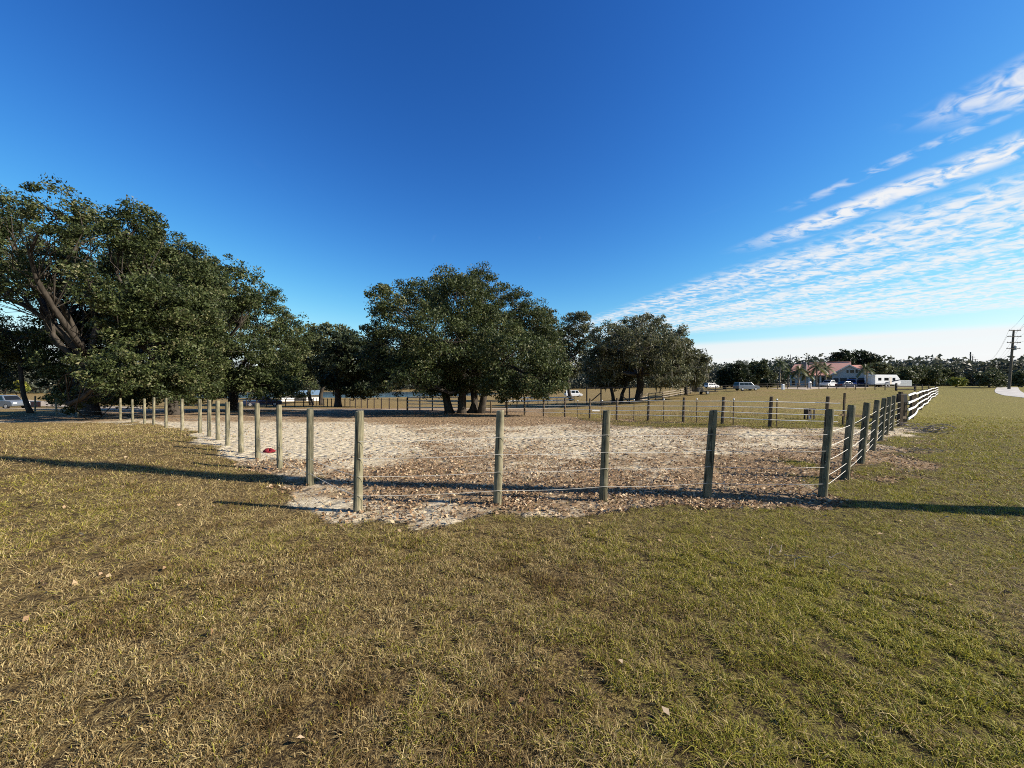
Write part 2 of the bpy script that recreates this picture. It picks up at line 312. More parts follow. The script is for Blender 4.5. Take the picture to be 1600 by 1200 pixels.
def ground_mat():
    m, n, l, b = new_mat('lawn_and_sand')
    nt = m.node_tree
    def attr(k): a = n.new('ShaderNodeAttribute'); a.attribute_name = k; return a.outputs['Fac']
    tc = n.new('ShaderNodeTexCoord')
    def noise(sc, det=4, rough=0.6, stretch=None):
        q = n.new('ShaderNodeTexNoise'); q.inputs['Scale'].default_value = sc; q.inputs['Detail'].default_value = det; q.inputs['Roughness'].default_value = rough
        if stretch:
            mp = n.new('ShaderNodeMapping'); mp.inputs['Scale'].default_value = stretch; l.new(tc.outputs['Object'], mp.inputs[0]); l.new(mp.outputs[0], q.inputs['Vector'])
        else: l.new(tc.outputs['Object'], q.inputs['Vector'])
        return q.outputs[0]
    def mth(op, a, b_=None, c=None):
        q = n.new('ShaderNodeMath'); q.operation = op
        for i, v in enumerate((a, b_, c)):
            if v is None: continue
            if isinstance(v, (int, float)): q.inputs[i].default_value = v
            else: l.new(v, q.inputs[i])
        return q.outputs[0]
    def sm(v, lo, hi):
        q = n.new('ShaderNodeMapRange'); q.interpolation_type = 'SMOOTHSTEP'; l.new(v, q.inputs[0]); q.inputs[1].default_value = lo; q.inputs[2].default_value = hi; return q.outputs[0]
    def mixc(f, a, b_):
        q = n.new('ShaderNodeMix'); q.data_type = 'RGBA'; l.new(f, q.inputs[0])
        for i, v in ((6, a), (7, b_)):
            if isinstance(v, tuple): q.inputs[i].default_value = (*v, 1)
            else: l.new(v, q.inputs[i])
        return q.outputs[2]
    fine, mid, big = noise(75, 6, 0.8), noise(7, 5, 0.65), noise(0.6, 3)
    # turf: straw, olive and bare soil
    straw = ramp(nt, [(0.41, (0.045, 0.028, 0.012)), (0.5, (0.17, 0.116, 0.044)), (0.59, (0.35, 0.262, 0.11))]); l.new(fine, straw.inputs[0])
    olive = ramp(nt, [(0.41, (0.035, 0.029, 0.009)), (0.5, (0.135, 0.117, 0.026)), (0.59, (0.27, 0.232, 0.06))]); l.new(fine, olive.inputs[0])
    gr = sm(mth('ADD', attr('green'), mth('MULTIPLY_ADD', mid, 0.7, -0.35)), 0.2, 0.8)
    turf = mixc(mth('MULTIPLY', sm(noise(5.5, 4, 0.6), 0.52, 0.66), 0.7), mixc(gr, straw.outputs[0], olive.outputs[0]), (0.055, 0.038, 0.022))
    turf = mixc(mth('MULTIPLY', attr('soil'), sm(noise(22, 6, 0.85), 0.53, 0.47)), turf, (0.03, 0.02, 0.011))
    # sand with hoof-scuffed grey, and leaf litter over it
    sandr = ramp(nt, [(0.36, (0.2, 0.15, 0.095)), (0.45, (0.41, 0.345, 0.235)), (0.6, (0.6, 0.52, 0.38))]); l.new(mth('ADD', mth('MULTIPLY', noise(13, 5, 0.75), 0.65), mth('MULTIPLY', mid, 0.35)), sandr.inputs[0])
    lit = ramp(nt, [(0.35, (0.055, 0.035, 0.02)), (0.5, (0.19, 0.125, 0.07)), (0.65, (0.42, 0.315, 0.2))]); l.new(fine, lit.inputs[0])
    speck = mth('ADD', mth('MULTIPLY', noise(24, 4, 0.7), 0.6), mth('MULTIPLY', noise(2.4, 4, 0.6), 0.55))
    lf = sm(mth('ADD', mth('ADD', speck, attr('leaf')), -1.03), -0.08, 0.13)
    dirt = mixc(lf, sandr.outputs[0], lit.outputs[0])
    sf = sm(mth('ADD', attr('sand'), mth('ADD', mth('MULTIPLY_ADD', noise(1.6, 4), 0.5, -0.25), mth('MULTIPLY_ADD', noise(14, 3), 0.4, -0.2))), 0.38, 0.62)
    col = mixc(sf, turf, dirt)
    l.new(col, b.inputs['Base Color']); b.inputs['Roughness'].default_value = 0.95; b.inputs['Specular IOR Level'].default_value = 0.1
    bp = n.new('ShaderNodeBump'); bp.inputs['Strength'].default_value = 0.9; bp.inputs['Distance'].default_value = 0.05
    vo = n.new('ShaderNodeTexVoronoi'); vo.feature = 'SMOOTH_F1'; vo.inputs['Scale'].default_value = 4.2; vo.inputs['Randomness'].default_value = 1.0; l.new(tc.outputs['Object'], vo.inputs['Vector'])
    pits = mth('MULTIPLY', mth('MULTIPLY', sm(vo.outputs['Distance'], 0.1, 0.42), sf), 1.5)
    l.new(mth('ADD', pits, mth('ADD', mth('MULTIPLY', mid, 0.8), mth('MULTIPLY', fine, 0.35))), bp.inputs['Height']); l.new(bp.outputs[0], b.inputs['Normal'])
    return m
M['ground'] = ground_mat()

# ------------------------------------------------------------------ where the fences stand (picture points of foot and head of each post)
FRONT = [(559, 799, 562, 642), (777, 788, 782, 641), (942, 782, 948, 641), (1104, 777, 1115, 641), (1285, 776, 1297, 639.5)]
LEFT = [(559, 799, 562, 642), (484, 758, 484.5, 638), (437, 733, 436, 633), (403, 717, 401.5, 630), (376.5, 707, 376, 628), (356, 696, 355.5, 628), (340.5, 687, 340, 626), (327, 682, 327, 625),
        (312.6, 677, 312, 624), (285, 672.6, 284.5, 623.5), (259.5, 668.6, 259.5, 622), (240, 664.5, 240.5, 621), (226, 663, 225.5, 623), (207.5, 660, 206.5, 624), (188, 656.5, 188, 622), (122, 652, 122, 622), (88, 649, 88, 622), (55, 647, 55, 619)]
FAR = [(767, 646, 767, 627), (792, 648, 792, 621), (819.5, 648.7, 819.5, 620), (849.5, 650.7, 849.5, 622), (882.5, 651.7, 882.5, 622), (921.5, 653.8, 922, 622.5), (963.5, 656.6, 964.3, 622), (1012.5, 657.5, 1014, 621),
       (1067.5, 660, 1069, 621), (1128.5, 663, 1131, 620), (1202.5, 667, 1205.5, 619.6), (1290, 671, 1294, 619.3)]
RIGHT = [(1285, 776, 1297, 639.5), (1320, 749, 1331, 633), (1345, 724, 1355, 629), (1363, 704, 1371, 625), (1376, 688.5, 1382, 622), (1384, 680, 1390, 620), (1393, 673, 1397, 618), (1405, 667, 1408, 616)]
P = {k: [(hit(a, b), c, d) for a, b, c, d in v] for k, v in dict(front=FRONT, left=LEFT, far=FAR, right=RIGHT).items()}
poly = [p[0] for p in P['left'][::-1]] + [p[0] for p in P['front'][1:]] + [p[0] for p in P['right'][1:]] + [p[0] for p in P['far'][::-1]] + [Vector((-14, 40, 0)), Vector((-45, 46, 0))]
PG = np.array([(p.x, p.y) for p in poly])
def inside_dist(x, y):
    """distance to the paddock outline, positive inside"""
    x = np.asarray(x, float); y = np.asarray(y, float); ins = np.zeros(x.shape, bool); best = np.full(x.shape, 1e9)
    for i in range(len(PG)):
        (ax, ay), (bx, by) = PG[i], PG[(i + 1) % len(PG)]
        c = ((ay > y) != (by > y)) & (x < (bx - ax) * (y - ay) / ((by - ay) if by != ay else 1e-9) + ax); ins ^= c
        L = (bx - ax) ** 2 + (by - ay) ** 2 + 1e-9; t = np.clip(((x - ax) * (bx - ax) + (y - ay) * (by - ay)) / L, 0, 1)
        best = np.minimum(best, np.hypot(x - ax - t * (bx - ax), y - ay - t * (by - ay)))
    return np.where(ins, best, -best)
def zones(x, y):
    """sand, leaf and green amounts of the ground at x, y"""
    a = x / np.maximum(y, 0.5); far = y > 0
    dist = inside_dist(x, y)
    rim = np.where(a > 0.62, 0.4, np.where(a > 0.3, 0.2, 0.5)) * ss(y, 3.5, 5) - 0.75 * ss(y, 10, 17) * ss(a, 0, -0.4)
    sand = ss(dist + rim, -0.45, 0.45)
    sand = np.maximum(sand, 0.62 * ss(a, 0.7, 0.85) * ss(y, 5.5, 7) * ss(dist, -2.6, -0.4) * ss(y, 26, 16))
    shade_side = ss(a, 0.25, -0.05)
    behind = ss(y, 19, 24) * ss(y, 62, 44) * shade_side * ss(x, -42, -30)      # worn ground under the oaks
    sand = np.maximum(sand, behind * 0.95)
    sand = sand * (1 - ss(dist, 6, 0.5) * ss(a, 0.08, 0.3) * ss(y, 14, 17) * 0.85)  # grass creeping in along the tape fence
    leaf = np.interp(y, [4.5, 5.6, 6.2, 7.2, 8.4, 10, 15, 19, 24], [0.43, 0.46, 0.55, 0.59, 0.55, 0.45, 0.40, 0.48, 0.85])
    leaf = leaf + 0.11 * ss(a, 0.3, 0.7) * ss(y, 15, 10) + 0.42 * (fbm(x / 1.7, y / 1.1, 41, 3) - 0.5)
    leaf = leaf - 0.25 * ss(a, -0.2, -0.45) * ss(y, 8, 10)
    green = 0.42 + 0.36 * ss(a, -0.3, 0.9) + 0.6 * (fbm(x / 1.9, y / 1.9, 60, 3) - 0.5) - 0.28 * ss(a, -0.2, -0.8) * ss(y, 3, 8) - 0.3 * ss(y, 13, 22) * ss(a, 1.08, 0.88)
    green = green - 0.26 * ss(y, 5.5, 2.2) * ss(a, 1.0, 0.2)
    green = np.where(far, green, 0.45)
    sand = sand + (2.2 * (fbm(x / 0.9, y / 0.9, 70, 4) - 0.5)) * ss(np.abs(dist), 2.2, 0.2) - 0.2 * ss(a, 0.45, 0.75) * ss(y, 5, 6.5)
    return sand, np.clip(leaf, 0, 1.2), np.clip(green, 0, 1)

# ------------------------------------------------------------------ ground sheet, lake, road
NA, NR = 440, 200
ang = np.linspace(0, 2 * math.pi, NA, endpoint=False); rad = np.geomspace(0.25, 4000, NR)
A, R = np.meshgrid(ang, rad); X = (R * np.sin(A)).ravel(); Y = (R * np.cos(A)).ravel(); Z = g(X, Y)
idx = np.arange(NA * NR).reshape(NR, NA); nx = np.roll(idx, -1, axis=1)
quads = np.stack([idx[:-1], idx[1:], nx[1:], nx[:-1]], -1).reshape(-1, 4)
V = np.vstack([np.stack([X, Y, Z], -1), [[0, 0, g1(0, 0)]]])
tris = np.stack([np.full(NA, NA * NR), idx[0], nx[0]], -1)
sa, le, gn = zones(V[:, 0], V[:, 1])
ground = obj('ground', np_mesh('ground', V, [quads, tris], M['ground'], True, dict(sand=sa, leaf=le, green=gn, soil=ss(np.hypot(V[:, 0], V[:, 1]), 30, 16) * (np.abs(np.arctan2(V[:, 0], V[:, 1])) < 1.02))), kind='structure')
t = np.linspace(0, 2 * math.pi, 80, endpoint=False)
lv = np.stack([LAKE[0] + LAKE[2] * 1.05 * np.cos(t), LAKE[1] + LAKE[3] * 1.05 * np.sin(t), np.full(80, LAKE[4])], -1)
lake = obj('lake', np_mesh('lake', lv, np.arange(80)[None, :], M['water']), kind='structure')
def ribbon(name, pts, width, mat, lift=0.03, n=60):
    pts = [Vector((*p, 0)) for p in pts]; mb = MB(); L = []
    for i in range(n + 1):
        s = i / n * (len(pts) - 1); k = min(int(s), len(pts) - 2); u = s - k
        p0, p1, p2, p3 = pts[max(k - 1, 0)], pts[k], pts[k + 1], pts[min(k + 2, len(pts) - 1)]
        q = 0.5 * ((2 * p1) + (p2 - p0) * u + (2 * p0 - 5 * p1 + 4 * p2 - p3) * u * u + (3 * p1 - p0 - 3 * p2 + p3) * u ** 3); L.append(q)
    rows = []
    for i, q in enumerate(L):
        d = (L[min(i + 1, n)] - L[max(i - 1, 0)]).normalized(); s_ = Vector((d.y, -d.x, 0))
        row = []
        for k in (-0.5, -0.49, -0.25, 0, 0.25, 0.49, 0.5):
            e = q + s_ * (width * k); z = g1(e.x, e.y) + (lift if abs(k) < 0.495 else -0.15); row.append((e.x, e.y, z))
        rows.append(row)
    n0 = 7; mb.v = [v for r in rows for v in r]
    mb.f = [(i * n0 + k, (i + 1) * n0 + k, (i + 1) * n0 + k + 1, i * n0 + k + 1) for i in range(n) for k in range(n0 - 1)]
    return mb.build(name, mat, smooth=False, kind='structure')
ribbon('driveway', [(38, 8), (43, 27.5), (46.5, 31), (66, 47.4), (88, 68), (125, 97)], 3.2, M['concrete'])
ribbon('sand_road', [(-110, 52), (-66, 49), (-46, 45), (-26, 44), (-10, 47), (6, 52)], 2.6, M['sandroad'])
ribbon('gravel_lane', [(-130, 100), (-75, 66), (-58, 57), (-50, 48)], 5.0, M['sandroad'], 0.05)
ribbon('house_drive', [(60, 84), (72, 92), (86, 97), (100, 101), (112, 110)], 7.0, M['sandroad'])

# ------------------------------------------------------------------ trees
def leaf_quads(cent, L, Wd, rng, up=0.3, rnd=None, tri=False):
    """one leaf-shaped face per centre"""
    n = len(cent)
    nrm = rng.normal(size=(n, 3)); nrm[:, 2] += up * 1.5; nrm /= np.linalg.norm(nrm, axis=1)[:, None]
    a = rng.normal(size=(n, 3)); a -= nrm * (a * nrm).sum(1)[:, None]; a /= np.linalg.norm(a, axis=1)[:, None]
    b = np.cross(nrm, a); k = rng.uniform(0.55, 1.5, n)[:, None]
    L = L * k; Wd = Wd * k
    if tri:
        V = np.stack([cent - a * L / 2 + b * Wd / 2, cent + a * L / 2, cent - a * L * 0.35 - b * Wd / 2], 1).reshape(-1, 3)
        return V, np.arange(3 * n).reshape(n, 3), np.repeat(rng.beta(2.2, 2.2, n) if rnd is None else rnd, 3)
    fold = nrm * (Wd * 0.25)
    V = np.stack([cent - a * L / 2, cent + b * Wd / 2 - a * L * 0.08 + fold, cent + a * L / 2, cent - b * Wd / 2 - a * L * 0.08 + fold], 1).reshape(-1, 3)
    Fq = np.arange(4 * n).reshape(n, 4)
    r = rng.beta(2.2, 2.2, n) if rnd is None else rnd
    return V, Fq, np.repeat(r, 4)
def bend(p, q, rng, n=7, amp=0.12, sag=0.0):
    p, q = np.array(p, float), np.array(q, float); d = np.linalg.norm(q - p); o = rng.normal(size=3) * amp * d
    o2 = rng.normal(size=3) * amp * 0.5 * d; t = np.linspace(0, 1, n)[:, None]
    return p + (q - p) * t + o * np.sin(t * math.pi) + o2 * np.sin(t * 2 * math.pi) + np.array([0, 0, -sag * d]) * np.sin(t * math.pi)
def crown_clumps(lobes, n, rng, inner=0.5):
    w = np.array([l[3] * l[5] + l[4] * l[5] for l in lobes]) * np.array([l[6] for l in lobes]); w /= w.sum()
    k = rng.choice(len(lobes), n, p=w); lb = np.array([l[:6] for l in lobes])[k]
    u = rng.normal(size=(n, 3)); u /= np.linalg.norm(u, axis=1)[:, None]
    r = inner + (1 - inner) * rng.uniform(0, 1, n) ** 0.6
    r *= 0.84 + 0.34 * rng.uniform(0, 1, n) ** 2
    return lb[:, :3] + u * lb[:, 3:] * r[:, None], k
def tree(name, label, base, lobes, trunk_r, nleaf, leaf=(0.24, 0.12), clump=0.7, per=70, mat='oak', seed=1, stems=None, group=None, barkm='bark', moss=0, fork=0.3, sprigs=0.35, cat='tree'):
    rng = np.random.default_rng(seed); base = Vector(base)
    t = thing(name, label, cat, base, 0, group); B = np.array(base)
    lobes = [(l[0] - B[0], l[1] - B[1], l[2] - B[2], *l[3:]) for l in lobes]
    nc = max(6, nleaf // per); cc, kk = crown_clumps(lobes, nc, rng)
    cc[:, 2] = np.maximum(cc[:, 2], 0.35 + 0.3 * rng.uniform(size=nc))
    # leaves gather in flattened clumps, each with its own tone
    per_c = rng.integers(int(per * 0.5), int(per * 1.5) + 1, nc)
    ci = np.repeat(np.arange(nc), per_c); n = len(ci)
    off = rng.normal(size=(n, 3)); off /= np.linalg.norm(off, axis=1)[:, None]
    off *= (rng.uniform(0, 1, n) ** 0.45)[:, None] * (clump * rng.uniform(0.6, 1.35, nc)[ci])[:, None]; off[:, 2] *= 0.62
    pos = cc[ci] + off
    tone = rng.normal(0, 0.16, nc)[ci] + rng.beta(2.2, 2.4, n)
    pos2 = pos; keep = pos2[:, 2] > 0.25; pos = pos[keep]; tone = np.clip(tone[keep], 0, 1)
    V, Fq, r = leaf_quads(pos, leaf[0], leaf[1], rng, 0.35, tone, True)
    obj('crown', np_mesh('crown', V, Fq, M[mat], False, dict(rnd=r)), t)
    top = max(l[2] + l[5] for l in lobes)
    cen = np.array([[l[0], l[1], l[2]] for l in lobes])
    tm, bm = MB(), MB(); stems = stems or [(0, 0, 0, 0)]
    heads = []
    for sx, sy, hx, hy in stems:
        fz = top * fork * rng.uniform(0.85, 1.15); tr = trunk_r / math.sqrt(len(stems)) * rng.uniform(0.9, 1.1)
        path = bend((sx, sy, -0.25), (sx + hx, sy + hy, fz), rng, 7, 0.04)
        tm.tube(path, [tr * 1.5, tr * 1.15, tr, tr * 0.95, tr * 0.92, tr * 0.9, tr * 0.8], 12); heads.append((path[-1], path[-2], tr))
    for i, c in enumerate(cen):
        h, h0, tr = min(heads, key=lambda q: np.linalg.norm(q[0][:2] - c[:2])); s0 = h0 + (h - h0) * rng.uniform(0.2, 1.0)
        pth = bend(s0, c, rng, 7, 0.10, -0.03); r0 = min(tr * rng.uniform(0.36, 0.55), 0.05 + 0.3 * tr + 0.02 * top * lobes[i][6]); bm.tube(pth, np.linspace(1, 0, 7) ** 0.8 * r0 * 0.9 + 0.02, 7)
        mine = np.where(kk == i)[0]
        for j in mine[rng.uniform(size=len(mine)) < sprigs][:60]:
            st = pth[rng.integers(2, 7)]; q = bend(st, cc[j], rng, 4, 0.12, -0.02); bm.tube(q, np.linspace(r0 * 0.2, 0.012, 4), 3, False)
    tm.build('trunk', M['bark'], t, smooth=True); bm.build('branches', M[barkm], t, smooth=True)
    if moss:
        k = rng.choice(len(cc), moss); p = cc[k] + rng.normal(0, 0.4, (moss, 3)); ln = rng.uniform(0.35, 1.25, moss); vs_, fs_, rr = [], [], []
        low = p[:, 2] - ln > 0.9; p, ln = p[low], ln[low]; m = len(p); th = rng.uniform(0, math.pi, m); wd = rng.uniform(0.05, 0.13, m)
        dx = np.stack([np.cos(th) * wd, np.sin(th) * wd, np.zeros(m)], -1); jit = rng.normal(0, 0.08, (m, 3)); dn = np.stack([np.zeros(m), np.zeros(m), -ln], -1)
        Vm = np.stack([p - dx, p + dx, p + dn * 0.55 + dx * 0.8 + jit, p + dn + jit * 1.4, p + dn * 0.55 - dx * 0.8 + jit], 1).reshape(-1, 3)
        obj('hanging_moss', np_mesh('hanging_moss', Vm, np.arange(5 * m).reshape(m, 5), M['moss'], False, dict(rnd=np.repeat(rng.uniform(size=m), 5))), t, kind='stuff')
    return t
def px_lobes(d, L):
    """lobes given as picture centre and half-sizes at depth d (+ depth shift, density)"""
    out = []; xs = [l[0] - l[2] for l in L] + [l[0] + l[2] for l in L]; half = (max(xs) - min(xs)) / 2 * d / F
    for i, l in enumerate(L):
        px, py, rx, ry = l[:4]; dz = (l[4] if len(l) > 4 else 0.0) * 0.6 + 0.62 * half * (-0.9, 0.55, -0.2, 0.95, -0.6, 0.1, -0.8, 0.8, 0.3)[i % 9]; den = l[5] if len(l) > 5 else 1.0
        dd = d + dz; a = (px - 800) / F; r = rx * dd / F / math.sqrt(1 + a * a)
        out.append((a * dd, dd, zat(py, dd), r, r, ry * dd / F, den))
    return out
def ptree(name, label, px, d, L, *a, **k): return tree(name, label, at(px, d), px_lobes(d, L), *a, **k)

ptree('live_oak', 'tallest live oak, cut off by the left picture edge, behind the post row', 140, 28.4,
      [(92, 338, 64, 54, 0, 0.55), (22, 380, 62, 62, 1, 0.6), (-10, 330, 50, 45, 1, 0.6), (152, 385, 62, 62, 0, 0.7), (-45, 400, 70, 80, 2), (60, 445, 50, 35, 2, 0.6), (20, 440, 45, 30, 1, 0.6), (150, 470, 65, 60, -1), (110, 545, 75, 45, 0), (175, 575, 60, 45, -2), (95, 600, 34, 36, -1), (-30, 520, 60, 40, 2, 0.8), (178, 608, 50, 30, -2), (120, 622, 36, 20, -2), (75, 415, 52, 42, -4, 0.7), (140, 450, 50, 42, -5, 0.8), (100, 510, 60, 35, -3)],
      0.5, 125000, (0.15, 0.095), 0.58, 100, seed=11, fork=0.25)
ptree('live_oak', 'broad live oak with low leafy skirt, between the tallest oak and the dark gap', 275, 30.0,
      [(212, 358, 50, 48, 0, 0.9), (250, 420, 66, 58, 0), (190, 455, 50, 55, 1), (240, 505, 85, 62, -1.5), (300, 450, 40, 52, 0), (210, 590, 55, 36, -2), (295, 575, 62, 44, -1), (312, 428, 42, 42, 0), (330, 470, 40, 45, 0), (270, 600, 40, 30, -3), (170, 540, 40, 50, 1), (215, 612, 50, 24, -2), (305, 606, 46, 26, -1), (250, 470, 66, 48, -5), (305, 515, 56, 46, -4), (200, 500, 56, 46, -5), (225, 410, 50, 45, -4)],
      0.46, 165000, (0.16, 0.1), 0.68, 105, seed=12, fork=0.2)
ptree('live_oak', 'rounded live oak at the right end of the left-hand clump, above the left fence posts', 362, 41.0,
      [(366, 452, 50, 42), (330, 480, 46, 50), (340, 515, 55, 55), (412, 500, 45, 50), (385, 565, 72, 42, -2), (440, 555, 40, 52), (325, 575, 45, 40), (462, 530, 26, 38, 1), (456, 606, 34, 16, 0), (400, 602, 60, 22, -1), (345, 606, 40, 20, -2), (440, 600, 40, 22, -1)],
      0.5, 95000, (0.2, 0.125), 0.75, 95, seed=13, fork=0.22)
ptree('live_oak', 'wide spreading live oak with several trunks standing alone at the middle of the paddock edge', 725, 33.5,
      [(602, 468, 32, 22, 0, 0.9), (650, 468, 45, 34), (718, 468, 60, 46), (780, 488, 58, 46), (690, 530, 80, 55, -1), (620, 550, 48, 46), (800, 555, 68, 50), (846, 545, 36, 52), (740, 580, 80, 38, -2), (648, 588, 42, 28, -1), (845, 590, 36, 26, -1), (700, 440, 26, 20), (748, 437, 28, 19), (780, 604, 50, 20, -2), (690, 602, 48, 18, -2.5), (835, 606, 42, 18, -1), (615, 585, 38, 28, 0), (590, 560, 26, 30, 0), (866, 580, 22, 36, 0), (740, 560, 60, 30, 0), (660, 560, 60, 40, -1), (828, 512, 42, 40), (590, 510, 26, 30), (755, 520, 60, 40)],
      0.62, 200000, (0.17, 0.105), 0.74, 110, seed=14, stems=[(-1.2, 0, -0.6, 0.3), (-0.2, -0.3, 0.2, -0.3), (0.5, 0.3, 0.3, 0.6), (1.4, 0.1, 0.8, 0)], fork=0.25)
ptree('live_oak', 'very dark oak with a single straight trunk in front of the lake', 528, 62,
      [(545, 555, 42, 36), (535, 592, 38, 22, -1), (590, 568, 34, 34), (515, 578, 24, 26), (585, 602, 28, 16, 1), (560, 610, 34, 11, -1)],
      0.5, 30000, (0.4, 0.26), 1.0, 55, 'darkleaf', seed=15, fork=0.3)
ptree('live_oak', 'lighter oak with twin slim trunks behind the very dark oak', 495, 72,
      [(512, 530, 40, 28), (488, 560, 34, 36), (462, 575, 32, 34), (540, 540, 24, 30)],
      0.45, 18000, (0.42, 0.28), 1.1, 55, 'midleaf', seed=16, stems=[(-0.9, 0, -1, 0), (0.9, 0.2, 1, 0)], fork=0.35)
ptree('live_oak', 'open crowned oak hung with grey moss in the field behind the tape fence', 997, 63,
      [(955, 530, 38, 30, 0, 0.8), (1008, 517, 46, 26, 0, 0.8), (1055, 540, 34, 30, 0, 0.8), (1000, 560, 68, 34), (938, 568, 36, 28), (1085, 572, 26, 28), (1040, 588, 44, 18, -1), (945, 592, 36, 16, -1), (1080, 594, 24, 16, 0), (1010, 545, 62, 34, -3), (975, 545, 45, 32, 3), (1045, 560, 45, 30, 2)],
      0.6, 80000, (0.3, 0.18), 0.85, 60, 'mossy', seed=17, moss=1000, fork=0.3, sprigs=0.6, barkm='palebark')
ptree('live_oak', 'slender oak with two dark stems just left of the moss-hung oak', 964, 66,
      [(945, 575, 26, 26), (975, 580, 24, 22), (960, 555, 28, 24)], 0.4, 8000, (0.4, 0.2), 1.0, 45, 'mossy', seed=18, stems=[(-0.6, 0, -0.8, 0), (0.7, 0, 0.9, 0)], fork=0.4)
ptree('tall_tree', 'tall thin-crowned tree rising between the spreading oak and the moss-hung oak', 893, 88,
      [(902, 505, 23, 20, 0, 0.8), (884, 530, 18, 22, 0, 0.7), (912, 530, 16, 20, 0, 0.7), (898, 565, 26, 26)], 0.35, 12000, (0.42, 0.26), 1.0, 45, 'mossy', seed=19, fork=0.5, sprigs=0.6)
ptree('tall_tree', 'thin-crowned tree half hidden behind the right side of the spreading oak', 856, 92,
      [(852, 505, 20, 26, 0, 0.7), (866, 540, 20, 30, 0, 0.8), (860, 580, 22, 22)], 0.35, 10000, (0.42, 0.26), 1.0, 45, 'mossy', seed=20, fork=0.5, sprigs=0.6)
ptree('young_oak', 'small young oak with a thin leaning trunk at the far left edge', 50, 33.5,
      [(25, 540, 42, 34), (55, 570, 30, 26), (-10, 560, 40, 36), (5, 590, 30, 18)], 0.14, 14000, (0.22, 0.1), 0.6, 55, 'midleaf', seed=21, stems=[(0, 0, -1.2, 0)], fork=0.6)
ptree('mossy_tree', 'low greyish tree draped in moss at the right foot of the moss-hung oak', 1072, 78,
      [(1068, 575, 24, 24), (1088, 585, 20, 20), (1052, 592, 18, 16), (1098, 560, 10, 16, 0, 0.5)], 0.3, 9000, (0.42, 0.2), 1.0, 45, 'greyleaf', seed=22, moss=700, fork=0.35)
# trees beyond the field and round the house
for i, (nm, lab, px, d, L, mat, nl) in enumerate([
    ('dark_tree', 'dense dark round tree above the silver car beyond the field', 1155, 98, [(1152, 583, 18, 17), (1164, 590, 12, 14), (1143, 594, 11, 11)], 'darkleaf', 7000),
    ('small_tree', 'small dark tree with reddish base left of the dense round tree', 1131, 100, [(1130, 588, 9, 12), (1134, 596, 9, 8)], 'darkleaf', 3000),
    ('field_tree', 'mid green tree between the dense round tree and the first palm', 1188, 108, [(1186, 577, 17, 14), (1196, 590, 14, 12), (1176, 590, 12, 12)], 'midleaf', 6000),
    ('field_shrub', 'dark rounded shrub standing left of the house lawn', 1199, 96, [(1199, 598, 8, 7), (1203, 602, 7, 4)], 'darkleaf', 1800),
    ('oak_behind_house', 'big dark oak whose crown rises over the house roof', 1332, 150, [(1315, 563, 22, 13), (1342, 560, 26, 14), (1366, 568, 16, 12), (1335, 575, 40, 12)], 'darkleaf', 9000),
    ('yard_tree', 'green tree at the right end of the house above the camper', 1376, 112, [(1372, 576, 16, 10), (1386, 582, 14, 10), (1364, 583, 10, 9)], 'midleaf', 5000),
    ('roadside_tree', 'dark olive tree right of the camper, behind the dark gate', 1415, 128, [(1410, 588, 20, 13), (1424, 585, 18, 13)], 'midleaf', 6000),
    ('roadside_tree', 'broad tree above the far end of the white rail fence', 1456, 135, [(1448, 587, 20, 13), (1464, 585, 20, 14), (1452, 594, 24, 9)], 'midleaf', 7000),
    ('roadside_tree', 'last tree of the row right of the white rail fence, beside the open gap', 1484, 140, [(1482, 584, 14, 14), (1490, 592, 12, 10)], 'farleaf', 5000),
    ('lime_bush', 'small bright yellow bush at the foot of the roadside trees', 1494, 105, [(1492, 596, 7, 4.5), (1500, 597, 6, 4)], 'limeleaf', 1800),
    ('round_bush', 'large dome of arching green fronds left of the leaning utility pole', 1547, 92, [(1540, 592, 17, 11), (1556, 592, 17, 11), (1548, 586, 15, 8), (1562, 597, 12, 7)], 'midleaf', 6000),
    ('verge_bush', 'dark bush right of the leaning utility pole at the picture edge', 1596, 98, [(1594, 592, 12, 11), (1606, 590, 14, 13)], 'midleaf', 4000),
    ('lawn_bush', 'bright green bush behind the silver car at the far left', 30, 66, [(30, 602, 9, 6), (34, 606, 8, 4)], 'limeleaf', 1500),
    ('grey_thicket', 'grey leafless-looking thicket behind the car at the left edge', 8, 74, [(5, 588, 18, 18), (25, 590, 16, 15), (-15, 585, 20, 20)], 'greyleaf', 4500),
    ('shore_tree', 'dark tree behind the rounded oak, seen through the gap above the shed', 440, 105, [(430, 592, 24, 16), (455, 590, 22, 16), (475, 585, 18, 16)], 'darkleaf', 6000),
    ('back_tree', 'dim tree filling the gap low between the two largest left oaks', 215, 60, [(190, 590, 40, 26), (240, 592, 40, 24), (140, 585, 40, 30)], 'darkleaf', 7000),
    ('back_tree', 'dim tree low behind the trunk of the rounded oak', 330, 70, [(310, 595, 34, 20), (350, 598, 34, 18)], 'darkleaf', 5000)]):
    sc = d / 90.0
    ptree(nm, lab, px, d, L, 0.22 * sc, int(nl * 1.8), (0.36 * sc, 0.26 * sc), 0.85 * sc, 55, mat, seed=40 + i, fork=0.3, sprigs=0.25, cat='bush' if 'bush' in nm or 'shrub' in nm or 'thicket' in nm else 'tree')
